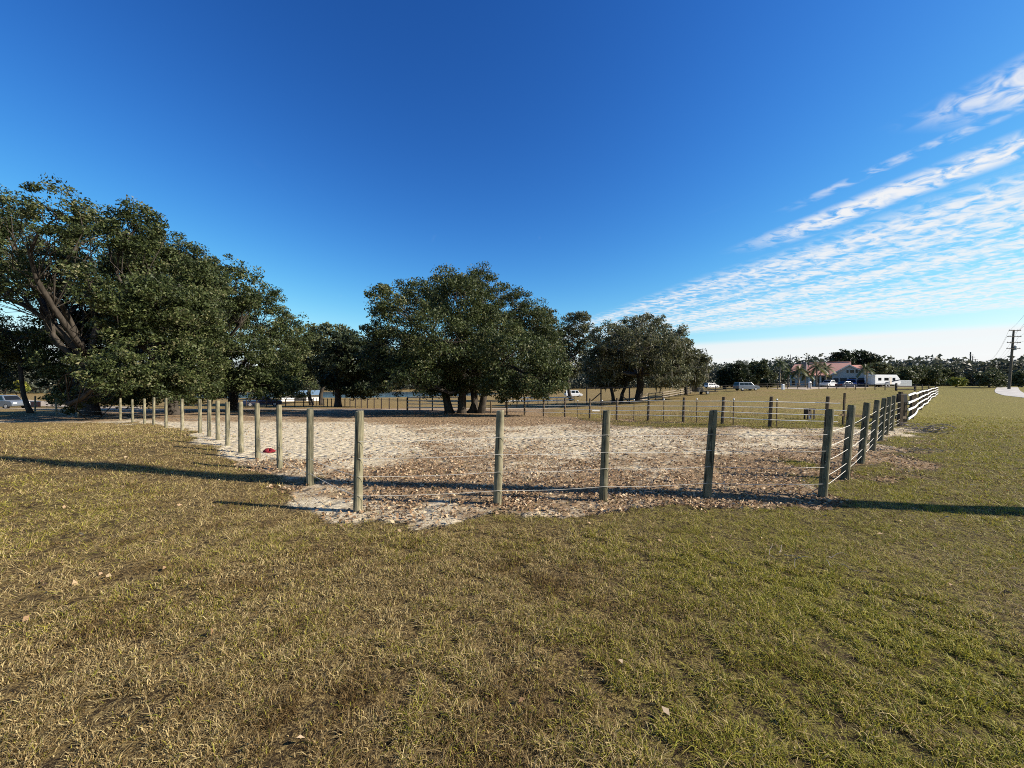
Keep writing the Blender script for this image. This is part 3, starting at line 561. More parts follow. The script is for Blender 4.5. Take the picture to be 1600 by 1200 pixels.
# far-off woods that read as one mass
rng = np.random.default_rng(5)
N = 100000; az = rng.uniform(-1.02, 1.02, N); dist = rng.uniform(255, 330, N) - 40 * ss(az, 0.5, 0.7)
hmax = 14.5 + 5 * fbm(az * 16, az * 0 + 2, 9, 3) - 4.5 * ss(az, 0.64, 0.72)
wx, wy = dist * np.sin(az) * 1.05, dist * np.cos(az); wz = g(wx, wy) + 0.3 + hmax * rng.uniform(0, 1, N) ** 0.9 * (0.65 + 0.35 * vn(az * 90, dist / 7, 3)) - 0.5
lakeside = (np.hypot((wx - LAKE[0]) / LAKE[2], (wy - LAKE[1]) / LAKE[3]) > 1.12)
V, Fq, r = leaf_quads(np.stack([wx, wy, wz], -1)[lakeside], 1.4, 1.0, rng, 0.3, None, True)
woods = obj('distant_woods', np_mesh('distant_woods', V, Fq, M['farleaf'], False, dict(rnd=r)), kind='stuff'); woods['label'] = 'low dark line of woods along the whole horizon'; woods['category'] = 'woods'

# palms by the house
def palm(name, label, base, h, r, nfr=16, fl=1.9, seed=0):
    rng = np.random.default_rng(seed); t = thing(name, label, 'palm tree', base, rng.uniform(0, 6), 'palms in front of the house')
    MB().tube(bend((0, 0, -0.1), (rng.normal(0, .2), rng.normal(0, .2), h), rng, 6, 0.02), [r * 1.25, r, r * 0.95, r * 0.95, r, r * 0.8], 9).build('trunk', M['palmtrunk'], t, smooth=True)
    for k in range(nfr):
        az = 2 * math.pi * k * 0.382; el = math.radians(70 - 95 * (k / nfr)); mb = MB(); vv, rr = [], []
        pts = []
        for s in np.linspace(0, 1, 7): pts.append(Vector((math.cos(el) * s * fl, 0, h + math.sin(el) * s * fl - 0.75 * fl * s * s * max(0.3, math.cos(el)))))
        for i in range(6):
            for sd_ in (-1, 1):
                for u in (0.0, 0.5):
                    p = pts[i].lerp(pts[i + 1], u); q = pts[i].lerp(pts[i + 1], u + 0.48); ln = fl * 0.36 * math.sin(0.35 + 2.5 * (i + u) / 6.5)
                    mb.add([p, q, (p + q) / 2 + Vector((0.25 * ln, sd_ * ln * 0.8, -0.45 * ln))], [(0, 1, 2)])
        c, s_ = math.cos(az), math.sin(az)
        V = np.array([(x * c - y * s_, x * s_ + y * c, z) for x, y, z in mb.v])
        obj('frond', np_mesh('frond', V, np.array(mb.f), M['palmleaf'], False, dict(rnd=np.full(len(V), rng.uniform(0.1, 0.95)))), t)
    return t
for i, (px, d, topy, fl, lab) in enumerate([
    (1218, 100, 566, 2.3, 'palm with a pale bare trunk farthest left of the house'), (1232, 97, 582, 2.0, 'short bushy palm second from the left end of the house'),
    (1249, 96, 578, 2.2, 'palm in front of the small left gable of the house'), (1259, 98, 583, 2.0, 'low palm right beside the small gable palm'),
    (1276, 97, 573, 2.6, 'tall pale trunked palm before the middle of the salmon roof'), (1291, 103, 575, 2.4, 'palm standing left of the garage just behind the white pickup'),
    (1352, 100, 576, 2.3, 'palm at the right corner of the garage gable')]):
    b = at(px, d); palm('palm_tree', lab, b, zat(topy, d) - b.z, 0.17, 18, fl, 70 + i)

# ------------------------------------------------------------------ fences
def round_post(p, head, r, rng, mat, parent, n=14):
    p = Vector(p); q = Vector(head); rings = [(-0.15, 1.03), (0.0, 1.03), (0.25, 1.0), (0.5, 0.98), (0.75, 0.97), (0.96, 0.95), (0.985, 0.93), (1.0, 0.86)]
    mb = MB(); ax = q - p; ph = rng.uniform(0, 6); am = rng.uniform(0.02, 0.05)
    for s, k in rings:
        c = p + ax * s
        mb.v += [tuple(c + Vector((math.cos(t), math.sin(t), 0.0)) * r * k * (1 + am * math.sin(2 * t + ph + s) + rng.normal(0, 0.012)) + Vector((0, 0, (0.006 * math.sin(t + ph) if s == 1.0 else 0)))) for t in (2 * math.pi * j / n for j in range(n))]
    m = len(rings)
    mb.f = [(i * n + k, i * n + (k + 1) % n, (i + 1) * n + (k + 1) % n, (i + 1) * n + k) for i in range(m - 1) for k in range(n)] + [tuple((m - 1) * n + k for k in range(n))]
    o = mb.build('post', mat, parent, off=parent.location); return o
def fence(name, label, loc):
    t = thing(name, label, 'fence', loc); t['world_parts'] = True; return t
def wire_run(t, pts, mat, r, nm='wire', sag=0.02, flat=0):
    """one line strung along pts"""
    L = []
    for i in range(len(pts) - 1):
        for u in (0, 0.25, 0.5, 0.75): L.append(pts[i].lerp(pts[i + 1], u) + Vector((0, 0, -sag * math.sin(math.pi * u))))
    L.append(pts[-1])
    if not flat: return MB().tube(L, r, 5).build(nm, mat, t)
    mb = MB()
    for i in range(len(L) - 1): mb.beam(L[i], L[i + 1], r, flat)
    return mb.build(nm, mat, t)
rr = np.random.default_rng(3)
heads = {k: [Vector(((c - 800) / F * p.y, p.y, zat(d, p.y))) for p, c, d in v] for k, v in P.items()}
feet = {k: [p for p, c, d in v] for k, v in P.items()}
def toward(p, r): return Vector((-p.x, -p.y, 0)).normalized() * r
def lines_on(t, k, hs, rp, rw, mat, sag, ext=0.0, skip=0, flat=0, nm='wire'):
    for h in hs:
        pts = []
        for f, hd in zip(feet[k], heads[k]):
            q = f.lerp(hd, h / max(0.6, (hd - f).length)); pts.append(q + toward(q, rp + rw * 0.6) + Vector((0, 0, rr.normal(0, 0.008))))
        pts = pts[skip:]
        if ext: pts.append(pts[-1] + (pts[-1] - pts[-2]).normalized() * ext * rr.uniform(0.5, 1))
        wire_run(t, pts, mat, rw, nm, sag, flat)
def insulators(t, k, hs, rp, mat):
    for f, hd in zip(feet[k], heads[k]):
        for h in hs:
            q = f.lerp(hd, h / max(0.6, (hd - f).length)); q += toward(q, rp + 0.008); MB().box(q.x - 0.02, q.x + 0.02, q.y - 0.012, q.y + 0.012, q.z - 0.022, q.z + 0.022, 0.006, 0.003).build('insulator', mat, t)
tf = fence('paddock_fence', 'near run of five thick weathered round posts with thin white wires across the middle', feet['front'][0])
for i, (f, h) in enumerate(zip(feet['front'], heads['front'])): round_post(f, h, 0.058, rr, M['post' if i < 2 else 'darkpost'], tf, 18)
lines_on(tf, 'front', (0.98, 0.73, 0.48, 0.22), 0.06, 0.003, M['wire'], 0.018)
tl = fence('paddock_fence', 'long row of pale round posts receding to the left along the lawn edge', feet['left'][1])
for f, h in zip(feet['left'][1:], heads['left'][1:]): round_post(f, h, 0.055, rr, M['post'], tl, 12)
lines_on(tl, 'left', (0.48, 0.22), 0.055, 0.0035, M['wire'], 0.02)
tr_ = fence('paddock_fence', 'close-set round posts with five white wires running away along the right side', feet['right'][1])
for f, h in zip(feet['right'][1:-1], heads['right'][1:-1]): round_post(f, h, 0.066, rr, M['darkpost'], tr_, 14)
lines_on(tr_, 'right', (1.03, 0.8, 0.57, 0.32, 0.17), 0.06, 0.0042, M['wire'], 0.012)
tb = fence('tape_fence', 'far paddock fence of brown posts and thin stakes with four white tapes', feet['far'][0])
for f, h in zip(feet['far'], heads['far']): round_post(f, h, 0.065, rr, M['brownpost'], tb, 10)
lines_on(tb, 'far', (1.04, 0.79, 0.56, 0.31), 0.07, 0.0155, M['tape'], 0.008, ext=0.7, skip=1, nm='tape')
for bx, by, tx, ty in [(990, 656, 990.5, 625), (1036.5, 658, 1037.5, 624.5), (1088, 661, 1089.5, 624.5), (1145.5, 664, 1147.5, 625), (1213, 667.5, 1216, 625), (940, 655, 940.5, 625), (902, 652, 902, 624)]:
    k = np.searchsorted([q.x / q.y for q in feet['far']], (bx - 800) / F); p0, p1 = feet['far'][k - 1], feet['far'][k]
    a = (bx - 800) / F; u = (p0.x - a * p0.y) / ((p0.x - a * p0.y) - (p1.x - a * p1.y)); f = p0.lerp(p1, u); f.z = g1(f.x, f.y); h = Vector((f.x + 0.03, f.y, f.z + 1.1))
    s = MB().beam(f - Vector((0, 0, 0.1)), h, 0.035, 0.03).build('stake', M['brownpost'], tb)
    MB().tube([h, h + Vector((0, 0, 0.05))], [0.035, 0.028], 7).build('cap', M['whiterail'], tb)
# gate posts and the brown board behind the right-hand run
gp = thing('gate_post', 'dark square gate post with a black box on top where the white rails begin', 'gate post', feet['right'][-1]); gp['world_parts'] = True
f0, h0 = feet['right'][-1], heads['right'][-1]
MB().beam(f0 - Vector((0, 0, .1)), h0, 0.13, 0.13).build('post', M['brownpost'], gp, bevel=0.008)
f1 = f0 + Vector((0.62, 0.55, 0)); f1.z = g1(f1.x, f1.y); MB().beam(f1 - Vector((0, 0, .1)), f1 + Vector((0, 0, 1.42)), 0.11, 0.11).build('post', M['brownpost'], gp, bevel=0.008)
q = f0.lerp(f1, 0.55) + Vector((-0.05, -0.12, 0.98)); MB().box(q.x - .16, q.x + .16, q.y - .1, q.y + .1, q.z, q.z + .36, 0.02, 0.02).build('energiser_box', M['black'], gp, bevel=0.015)
MB().beam(f0 + Vector((-0.5, -.1, .38)), f1 + Vector((0.1, -.1, .33)), 0.05, 0.09).build('crosspiece', M['brownpost'], gp)
bs = hit(1317, 664); bp_ = thing('braced_stake', 'thin dark stake with a brown horizontal board behind the right-hand posts', 'stake', bs); bp_['world_parts'] = True
MB().beam(bs - Vector((0, 0, .1)), Vector((bs.x + 0.08, bs.y, zat(614, bs.y))), 0.06, 0.06).build('stake', M['brownpost'], bp_)
e = at(1374, bs.y + 0.9); MB().beam((bs.x - .13, bs.y - .06, zat(648, bs.y)), (e.x, e.y - .06, zat(652, e.y)), 0.035, 0.1).build('board', M['brownpost'], bp_)
# white rail fence running off to the right
wf0, wf1 = hit(1412, 661), hit(1463, 616.5); wfn = 20
tw = fence('rail_fence', 'white four-rail fence on dark posts running away towards the road', wf0)
wp = []
for i in range(wfn + 1):
    p = wf0.lerp(wf1, i / wfn) + Vector((rr.normal(0, .06), rr.normal(0, .06), 0)); p.z = g1(p.x, p.y); wp.append(p)
    MB().box(p.x - .06, p.x + .06, p.y - .06, p.y + .06, p.z - .15, p.z + 1.3).build('post', M['brownpost'], tw)
for h in (1.24, 0.9, 0.58, 0.24):
    zs = [p.z + h + rr.normal(0, 0.03) for p in wp]
    for i in range(wfn):
        a, b = wp[i].copy(), wp[i + 1].copy(); a.z, b.z = zs[i], zs[i + 1]; a += toward(a, -0.0) + Vector((.09, -.07, 0)); b += Vector((.09, -.07, 0))
        MB().beam(a, b, 0.03, 0.085).build('rail', M['whiterail'], tw)

def board_fence(label, px0, d0, px1, d1, n, h, rails, railmat, postmat, name='rail_fence', pw=0.11, rh=0.12, dz=0.0):
    A_, B_ = at(px0, d0), at(px1, d1); t = fence(name, label, A_); pts = []
    for i in range(n + 1):
        p = A_.lerp(B_, i / n); p.z = g1(p.x, p.y) + dz; pts.append(p)
        MB().box(p.x - pw / 2, p.x + pw / 2, p.y - pw / 2, p.y + pw / 2, p.z - .2, p.z + h).build('post', postmat, t)
    for hh in rails:
        for i in range(n):
            o = Vector((0, -pw / 2 - 0.02, hh)); MB().beam(pts[i] + o, pts[i + 1] + o + Vector((0, 0, rr.normal(0, .015))), 0.03, rh).build('rail', railmat, t)
    return t
board_fence('row of dark fence posts in front of the lake', 490, 74, 636, 42, 17, 1.35, (1.2,), M['darkwood'], M['darkwood'], 'lake_fence', 0.1, 0.02)
board_fence('white rail fence panel just left of the spreading oak trunks', 637, 42, 716, 40, 4, 1.5, (1.4, 1.05, 0.7, 0.35), M['whiterail'], M['darkwood'], rh=0.09)
board_fence('white two-rail fence behind the right side of the spreading oak', 790, 55, 897, 66, 7, 1.55, (1.45, 1.0), M['whiterail'], M['darkwood'], rh=0.16)
board_fence('grey weathered rail fence from the moss-hung oak up to the black trailer', 1000, 60, 1086, 84, 9, 1.3, (1.2, 0.8, 0.4), M['stick'], M['darkwood'], rh=0.12)
board_fence('thin dark rail fence behind the silver car', 1118, 84, 1262, 86, 9, 1.25, (1.15, 0.75, 0.35), M['darkwood'], M['darkwood'], rh=0.08)
board_fence('thin pale rail fence along the drive in front of the house', 1266, 86, 1399, 78, 9, 1.25, (1.15, 0.6), M['stick'], M['darkwood'], rh=0.07)
board_fence('thin dark field fence between the dark gate and the white rails', 1431, 76, 1462, 72, 3, 1.3, (1.2, 0.75, 0.3), M['darkwood'], M['darkwood'], rh=0.06)
board_fence('white picket fence patch seen beyond the dark gate', 1402, 118, 1424, 118, 6, 1.9, (1.7, 1.1, 0.5), M['whiterail'], M['whiterail'], rh=0.5)
board_fence('dark rail fence along the sand road behind the left post row', 385, 56, 488, 62, 7, 1.3, (1.15, 0.7), M['darkwood'], M['darkwood'], rh=0.09)
# dark three-bar gate
ga, gb = at(1400.5, 76), at(1429.5, 76); tg = thing('field_gate', 'dark brown three-bar field gate right of the camper', 'gate', ga); tg['world_parts'] = True
for p, tp in ((ga, 598.5), (gb, 601.5)): MB().box(p.x - .11, p.x + .11, p.y - .11, p.y + .11, p.z - .2, zat(tp, 76)).build('post', M['darkwood'], tg)
for y in (603.7, 608.6, 612.6): MB().beam((ga.x, 75.86, zat(y, 76)), (gb.x, 75.86, zat(y, 76)), 0.05, 0.16).build('bar', M['darkwood'], tg)
# tall timber frame in the field
fa = at(916.6, 56); tt = thing('timber_frame', 'tall dark timber frame with diagonal braces before the moss-hung oak', 'timber frame', fa); tt['world_parts'] = True
dT = 56; ft = lambda px, py: Vector(((px - 800) / F * dT, dT, zat(py, dT)))
for px in (916.8, 939, 983.5): b = at(px, dT); MB().beam(b - Vector((0, 0, .2)), ft(px, 606.5), 0.16, 0.16).build('post', M['darkwood'], tt)
MB().beam(ft(915.5, 606), ft(985.5, 605.6), 0.2, 0.14).build('top_beam', M['darkwood'], tt)
MB().beam(ft(924, 626.5), ft(938, 614.5) , 0.1, 0.14).build('brace', M['darkwood'], tt); MB().beam(ft(969, 615.5), ft(983, 628), 0.1, 0.14).build('brace', M['darkwood'], tt)

# ------------------------------------------------------------------ house
def wall_box(): return MB()
hb = at(1292, 113); th = math.atan((1292 - 800) / F)
house = thing('house', 'single-storey house with salmon tiled roof and large grey garage gable', 'house', hb, -th)
k = 113 / math.cos(th) / 601 * math.cos(th) ** 2 * 1.0      # metres across per picture pixel on the facade
def hx(px): return (px - 1292) * 113 * math.cos(th) / F
def hz(py): return zat(py, 113) - hb.z
base = -0.3; ev = hz(585); rg = hz(565)
MB().box(hx(1231), hx(1300), 0.6, 11, base, ev).build('wall', M['stucco'], house)
MB().box(hx(1300), hx(1353), -2.4, 11, base, ev).build('garage_wall', M['stucco'], house)
def gable_roof(x0, x1, y0, y1, z0, z1, hipL=0.0, hipR=0.0, th_=0.12):
    ym = (y0 + y1) / 2; a = [(x0, y0, z0), (x1, y0, z0), (x1, y1, z0), (x0, y1, z0), (x0 + hipL, ym, z1), (x1 - hipR, ym, z1)]
    mb = MB(); mb.add(a, [(0, 1, 5, 4), (2, 3, 4, 5), (0, 4, 3), (1, 2, 5), (0, 3, 2, 1)]); return mb
r1 = gable_roof(hx(1259), hx(1330), 0.0, 12, ev - .05, rg, 0.6, 0.0).build('main_roof', M['tile'], house)
MB().tube([(hx(1259) + .6, 6, rg + .03), (hx(1330), 6, rg + .03)], 0.14, 7).build('ridge', M['tilecap'], r1)
r2 = gable_roof(hx(1229), hx(1261), 1.2, 10, hz(581), hz(567), 1.2, 0).build('wing_roof', M['tile'], house)
r3 = gable_roof(hx(1326), hx(1356), 1.0, 12.3, hz(583), hz(570), 0.0, 1.5).build('hip_roof', M['tile'], house)
# garage gable in front
xL, xR, zE, zP = hx(1297), hx(1355), hz(586), hz(571); xm = hx(1325.5)
MB().prism([(hx(1300), ev - .05), (hx(1353), ev - .05), (xm, zP - 0.25)], -2.38, 4).build('gable_wall', M['stucco'], house)
for xa in (xL, xR):
    MB().add([(xa, -2.8, zE), (xm, -2.8, zP), (xm, 5.5, zP), (xa, 5.5, zE), (xa, -2.8, zE - .22), (xm, -2.8, zP - .22), (xm, 5.5, zP - .22), (xa, 5.5, zE - .22)],
             [(0, 1, 2, 3), (7, 6, 5, 4), (0, 4, 5, 1), (1, 5, 6, 2), (2, 6, 7, 3), (3, 7, 4, 0)]).build('gable_roof', M['tile'], house)
    MB().beam((xa, -2.86, zE - .1), (xm, -2.86, zP - .1), 0.08, 0.3).build('bargeboard', M['trim'], house)
for a, b in ((1321, 1325), (1326, 1333), (1334, 1338)):
    wnd = MB().box(hx(a), hx(b), -2.44, -2.34, hz(584), hz(578.5)).build('window', M['trim'], house); MB().box(hx(a) + .06, hx(b) - .06, -2.47, -2.445, hz(584) + .08, hz(578.5) - .08).build('pane', M['glass'], wnd)
for a, b in ((1302, 1309.5), (1312, 1322), (1325, 1335), (1338, 1348)):
    gd = MB().box(hx(a), hx(b), -2.46, -2.36, base, hz(591)).build('garage_door', M['garage'], house)
    for i in range(1, 4): z = base + (hz(591) - base) * i / 4; MB().box(hx(a) + .05, hx(b) - .05, -2.475, -2.462, z - .02, z + .02).build('groove', M['black'], gd)
MB().box(hx(1250.5), hx(1259), 1.0, 3.2, ev - .6, hz(564.5)).build('chimney', M['chimney'], house, bevel=0.04)
MB().prism([(hx(1243), hz(584)), (hx(1263), hz(584)), (hx(1253), hz(577))], -0.6, 3).build('small_gable', M['trim'], house)
for sx in (1241.5, 1264.5): MB().beam((hx(sx), -0.7, hz(584.8)), (hx(1253), -0.7, hz(576.4)), 0.5, 0.12).build('gable_edge', M['tile'], house)
for px in (1264, 1272, 1282, 1290): MB().box(hx(px) - .18, hx(px) + .18, -1.2, -0.85, base, ev - .1).build('porch_column', M['trim'], house)
MB().add([(hx(1262), -1.5, ev - .25), (hx(1298), -1.5, ev - .25), (hx(1298), 0.9, ev + .42), (hx(1262), 0.9, ev + .42), (hx(1262), -1.5, ev - .4), (hx(1298), -1.5, ev - .4), (hx(1298), 0.9, ev + .25), (hx(1262), 0.9, ev + .25)],
         [(0, 1, 2, 3), (7, 6, 5, 4), (0, 4, 5, 1), (1, 5, 6, 2), (2, 6, 7, 3), (3, 7, 4, 0)]).build('porch_roof', M['tile'], house)
for a, b in ((1234, 1240), (1267, 1271), (1275, 1280)):
    wnd = MB().box(hx(a), hx(b), 0.52, 0.62, hz(602), hz(591)).build('window', M['trim'], house); MB().box(hx(a) + .06, hx(b) - .06, 0.49, 0.515, hz(602) + .08, hz(591) - .08).build('pane', M['glass'], wnd)
MB().box(hx(1284), hx(1288), 0.5, 0.58, base, hz(590)).build('front_door', M['garage'], house)
# far roofs among the trees
def far_house(label, px, d, w, wallh, roofh, roofm):
    b = at(px, d); t = thing('far_house', label, 'house', b, -math.atan((px - 800) / F))
    MB().box(-w / 2, w / 2, 0, 9, -.5, wallh).build('wall', M['trim'], t); gable_roof(-w / 2 - .6, w / 2 + .6, -.6, 9.6, wallh - .05, wallh + roofh, 2.5, 2.5).build('roof', roofm, t)
    for x in (-w / 4, w / 4):
        wnd = MB().box(x - .8, x + .8, -.05, .02, wallh * .35, wallh * .75).build('window', M['trim'], t); MB().box(x - .7, x + .7, -.08, -.055, wallh * .35 + .1, wallh * .75 - .1).build('pane', M['glass'], t)
far_house('small distant house with salmon roof showing over the trees right of the big house', 1384, 215, 12, 10.2, 2.2, M['tile'])
far_house('distant house with red-brown roof in the gap left of the round bush', 1508, 190, 13, 6.3, 1.8, M['tile'])
sh = at(470, 92); sdh = thing('shed', 'low open shed with blue metal roof by the lake, seen between the left oaks', 'shed', sh, 0.5)
MB().box(-4, 4, 0, 4, -.2, 1.5).build('wall', M['whiterail'], sdh); gable_roof(-4.5, 4.5, -.6, 4.6, 1.45, 2.6).build('roof', M['blueroof'], sdh)
MB().box(-1.2, 1.2, -.05, -.01, -.2, 1.3).build('door', M['garage'], sdh)

# ------------------------------------------------------------------ vehicles
def wheel(t, x, y, r, w=0.2):
    wl_ = MB().tube([(x, y - w / 2, r), (x, y - w * 0.4, r), (x, y + w * 0.4, r), (x, y + w / 2, r)], [r * .9, r, r, r * .9], 18).build('wheel', M['rubber'], t)
    s = -1 if y < 0 else 1; MB().tube([(x, y + s * w * .3, r), (x, y + s * (w / 2 + .012), r)], r * .58, 12).build('rim', M['chrome'], wl_)
def car(name, label, cat, loc, rz, body, green, wins, L, Wd, wheels, paint, wr=0.34, extras=None):
    """body and cabin outlines (x, z); side windows (x0, x1, z0, z1)"""
    t = thing(name, label, cat, loc, rz)
    MB().prism(body, -Wd / 2, Wd / 2).build('body', M[paint], t, bevel=0.05)
    if green:
        n = len(green); a = [(x, -Wd / 2 + (0.06 if z < green[0][1] + .1 else .2), z) for x, z in green] + [(x, Wd / 2 - (0.06 if z < green[0][1] + .1 else .2), z) for x, z in green]
        MB().add(a, [tuple(range(n)), tuple(reversed(range(n, 2 * n)))] + [(i, i + n, (i + 1) % n + n, (i + 1) % n) for i in range(n)]).build('cabin', M[paint], t, bevel=0.04)
        zb = min(z for _, z in green); zt = max(z for _, z in green)
        for x0, x1, x2, x3 in wins:
            for s in (-1, 1):
                yb, yt = Wd / 2 - .06 + .012, Wd / 2 - .2 + .012; f = lambda u: s * (yb + (yt - yb) * u)
                MB().quad((x0, f(.12), zb + (zt - zb) * .12), (x1, f(.12), zb + (zt - zb) * .12), (x2, f(.85), zb + (zt - zb) * .85), (x3, f(.85), zb + (zt - zb) * .85)).build('side_window', M['glass'], t)
        fr = max(green, key=lambda q: q[0]); ft_ = max((q for q in green if q[1] > zt - .1), key=lambda q: q[0]); bk = min(green, key=lambda q: q[0]); bt = min((q for q in green if q[1] > zt - .1), key=lambda q: q[0])
        for nm, a, b, s in (('windscreen', fr, ft_, 1), ('rear_window', bk, bt, -1)):
            p0 = (a[0] + (b[0] - a[0]) * .12 + .02 * s, a[1] + (b[1] - a[1]) * .12 + .012); p1 = (a[0] + (b[0] - a[0]) * .88 + .02 * s, a[1] + (b[1] - a[1]) * .88 + .012)
            MB().quad((p0[0], -Wd / 2 + .16, p0[1]), (p0[0], Wd / 2 - .16, p0[1]), (p1[0], Wd / 2 - .27, p1[1]), (p1[0], -Wd / 2 + .27, p1[1])).build(nm, M['glass'], t)
    for x in wheels:
        for y in (-Wd / 2 + .1, Wd / 2 - .1): wheel(t, x, y, wr)
    x1 = max(x for x, _ in body); x0 = min(x for x, _ in body); zl = 0.72 * (wr / .34)
    for y in (-Wd / 2 + .3, Wd / 2 - .3):
        MB().box(x1 - .03, x1 + .015, y - .18, y + .18, zl - .08, zl + .08).build('headlight', M['lamp'], t); MB().box(x0 - .015, x0 + .03, y - .12, y + .12, zl - .1, zl + .12).build('tail_light', M['redlens'], t)
    return t
SEDAN = [(-2.25, .35), (-2.28, .75), (-2.1, .95), (-1.4, 1.0), (.95, .98), (1.95, .86), (2.25, .65), (2.25, .35), (1.8, .24), (-1.9, .24)]
SEDG = [(-1.75, .96), (1.15, .96), (.45, 1.42), (-.95, 1.45)]; SEDW = [(-1.35, -.3, -.28, -.9), (-.2, .85, .4, -.18)]
PICK = [(-2.8, .5), (-2.82, 1.05), (-.75, 1.08), (1.2, 1.1), (2.55, 1.02), (2.8, .8), (2.8, .45), (2.2, .36), (-2.3, .36)]
PICKG = [(-.8, 1.08), (1.35, 1.08), (.65, 1.78), (-.65, 1.8)]; PICKW = [(-.65, .15, .15, -.55), (.25, 1.05, .6, .25)]
SUV = [(-2.3, .42), (-2.32, 1.05), (1.1, 1.1), (2.1, 1.0), (2.35, .75), (2.35, .42), (1.8, .3), (-1.8, .3)]
SUVG = [(-2.28, 1.06), (1.25, 1.06), (.6, 1.72), (-2.1, 1.74)]; SUVW = [(-2.0, -1.1, -1.1, -1.95), (-1.0, -.05, -.05, -1.0), (.05, .95, .55, .05)]
VAN = [(-2.6, .4), (-2.62, 1.1), (1.6, 1.1), (2.35, 1.0), (2.6, .75), (2.6, .4), (2, .3), (-2, .3)]
VANG = [(-2.6, 1.08), (1.75, 1.08), (1.15, 2.05), (-2.5, 2.1)]; VANW = [(-2.2, -1.1, -1.1, -2.2), (-.9, .2, .2, -.9), (.4, 1.45, 1.05, .4)]
b = at(1166, 80); car('parked_car', 'silver hatchback parked along the rail fence beyond the field', 'car', b, 0.1, SUV, SUVG, SUVW, 4.6, 1.8, (-1.45, 1.45), 'silver', .36)
b = at(1296, 97); car('pickup_truck', 'white pickup truck parked before the garage', 'pickup truck', b, -2.75, PICK, PICKG, PICKW, 5.6, 1.95, (-1.75, 1.75), 'whitepaint', .4)
b = at(1330, 102); car('van', 'bright blue van parked under the garage gable', 'van', b, 0.9 + math.pi, VAN, VANG, VANW, 5.2, 2, (-1.6, 1.6), 'bluepaint', .36)
b = at(1347, 103); car('van', 'dark navy van parked right beside the bright blue van', 'van', b, 0.9 + math.pi, VAN, VANG, VANW, 5.2, 2, (-1.6, 1.6), 'navy', .36)
b = at(1322, 94); car('parked_car', 'dark low car in front of the two vans at the house', 'car', b, 0.2, SEDAN, SEDG, SEDW, 4.5, 1.8, (-1.4, 1.4), 'navy', .33)
b = at(9, 50); car('parked_car', 'silver blue car on the pale lane at the left picture edge', 'car', b, -0.1, SUV, SUVG, SUVW, 4.6, 1.8, (-1.45, 1.45), 'silver', .36)
b = at(411, 66); car('pickup_truck', 'dark pickup with pale cab parked under the rounded oak', 'pickup truck', b, 0.5, PICK, PICKG, PICKW, 5.6, 1.95, (-1.75, 1.75), 'navy', .4)
b = at(896, 118); car('van', 'small white van parked on the rise left of the moss-hung oak', 'van', b, 0.15, VAN, VANG, VANW, 5.2, 2, (-1.6, 1.6), 'whitepaint', .36)
b = at(1112, 128); car('parked_car', 'white car glimpsed between the moss-hung oak and small dark tree', 'car', b, 0.3, SUV, SUVG, SUVW, 4.6, 1.8, (-1.45, 1.45), 'whitepaint', .36)
# camper
b = at(1379, 101); cp = thing('camper', 'long white travel trailer with dark stripes right of the house', 'camper', b, 0.2)
MB().prism([(-4.2, .6), (-4.3, 3.0), (-3.9, 3.2), (2.9, 3.2), (3.9, 2.2), (4.3, 1.2), (4.0, .6)], -1.25, 1.25).build('body', M['whitepaint'], cp, bevel=0.08)
for i, (x0, x1, z0, z1) in enumerate([(-3.2, -2.2, 1.7, 2.4), (-1.2, .2, 1.7, 2.4), (1.5, 2.4, 1.7, 2.4)]): MB().box(x0, x1, -1.275, -1.255, z0, z1).build('window', M['glass'], cp)
MB().add([(-1.0, -1.262, .95), (3.9, -1.262, 1.75), (3.9, -1.262, 2.0), (-1.0, -1.262, 1.2)], [(0, 1, 2, 3)]).build('stripe', M['navy'], cp); MB().add([(-3.9, -1.264, .8), (1.0, -1.264, .8), (1.0, -1.264, 1.0), (-3.9, -1.264, .9)], [(0, 1, 2, 3)]).build('stripe', M['silver'], cp)
MB().box(.55, 1.2, -1.27, -1.255, .7, 2.6).build('door', M['trim'], cp)
for x in (-.6, .35): [wheel(cp, x, y, .36) for y in (-1.15, 1.15)]
MB().beam((4.1, 0, .6), (5.4, 0, .5), .12, .12).build('tow_bar', M['blackpaint'], cp)
# black flatbed utility trailer
b = at(1101, 74); ut = thing('utility_trailer', 'black flatbed trailer with a pale wheel standing in the dry field', 'trailer', b, 0.12)
MB().box(-2.1, 1.5, -.9, .9, .5, .66).build('bed', M['blackpaint'], ut)
for y in (-.9, .9):
    MB().beam((-2.1, y, 1.05), (1.5, y, 1.05), .06, .08).build('side_rail', M['blackpaint'], ut)
    for x in (-2.07, -.9, .3, 1.47): MB().beam((x, y, .6), (x, y, 1.05), .05, .05).build('stanchion', M['blackpaint'], ut)
    wheel(ut, -.1, y * 1.16, .36, .22)
MB().box(-2.15, -2.08, -.9, .9, .6, 1.6).build('ramp', M['blackpaint'], ut); MB().beam((1.5, 0, .55), (2.8, 0, .5), .1, .1).build('tongue', M['blackpaint'], ut); MB().box(-1.9, -.8, -.7, .7, .665, 1.35).build('load', M['black'], ut, bevel=.06)

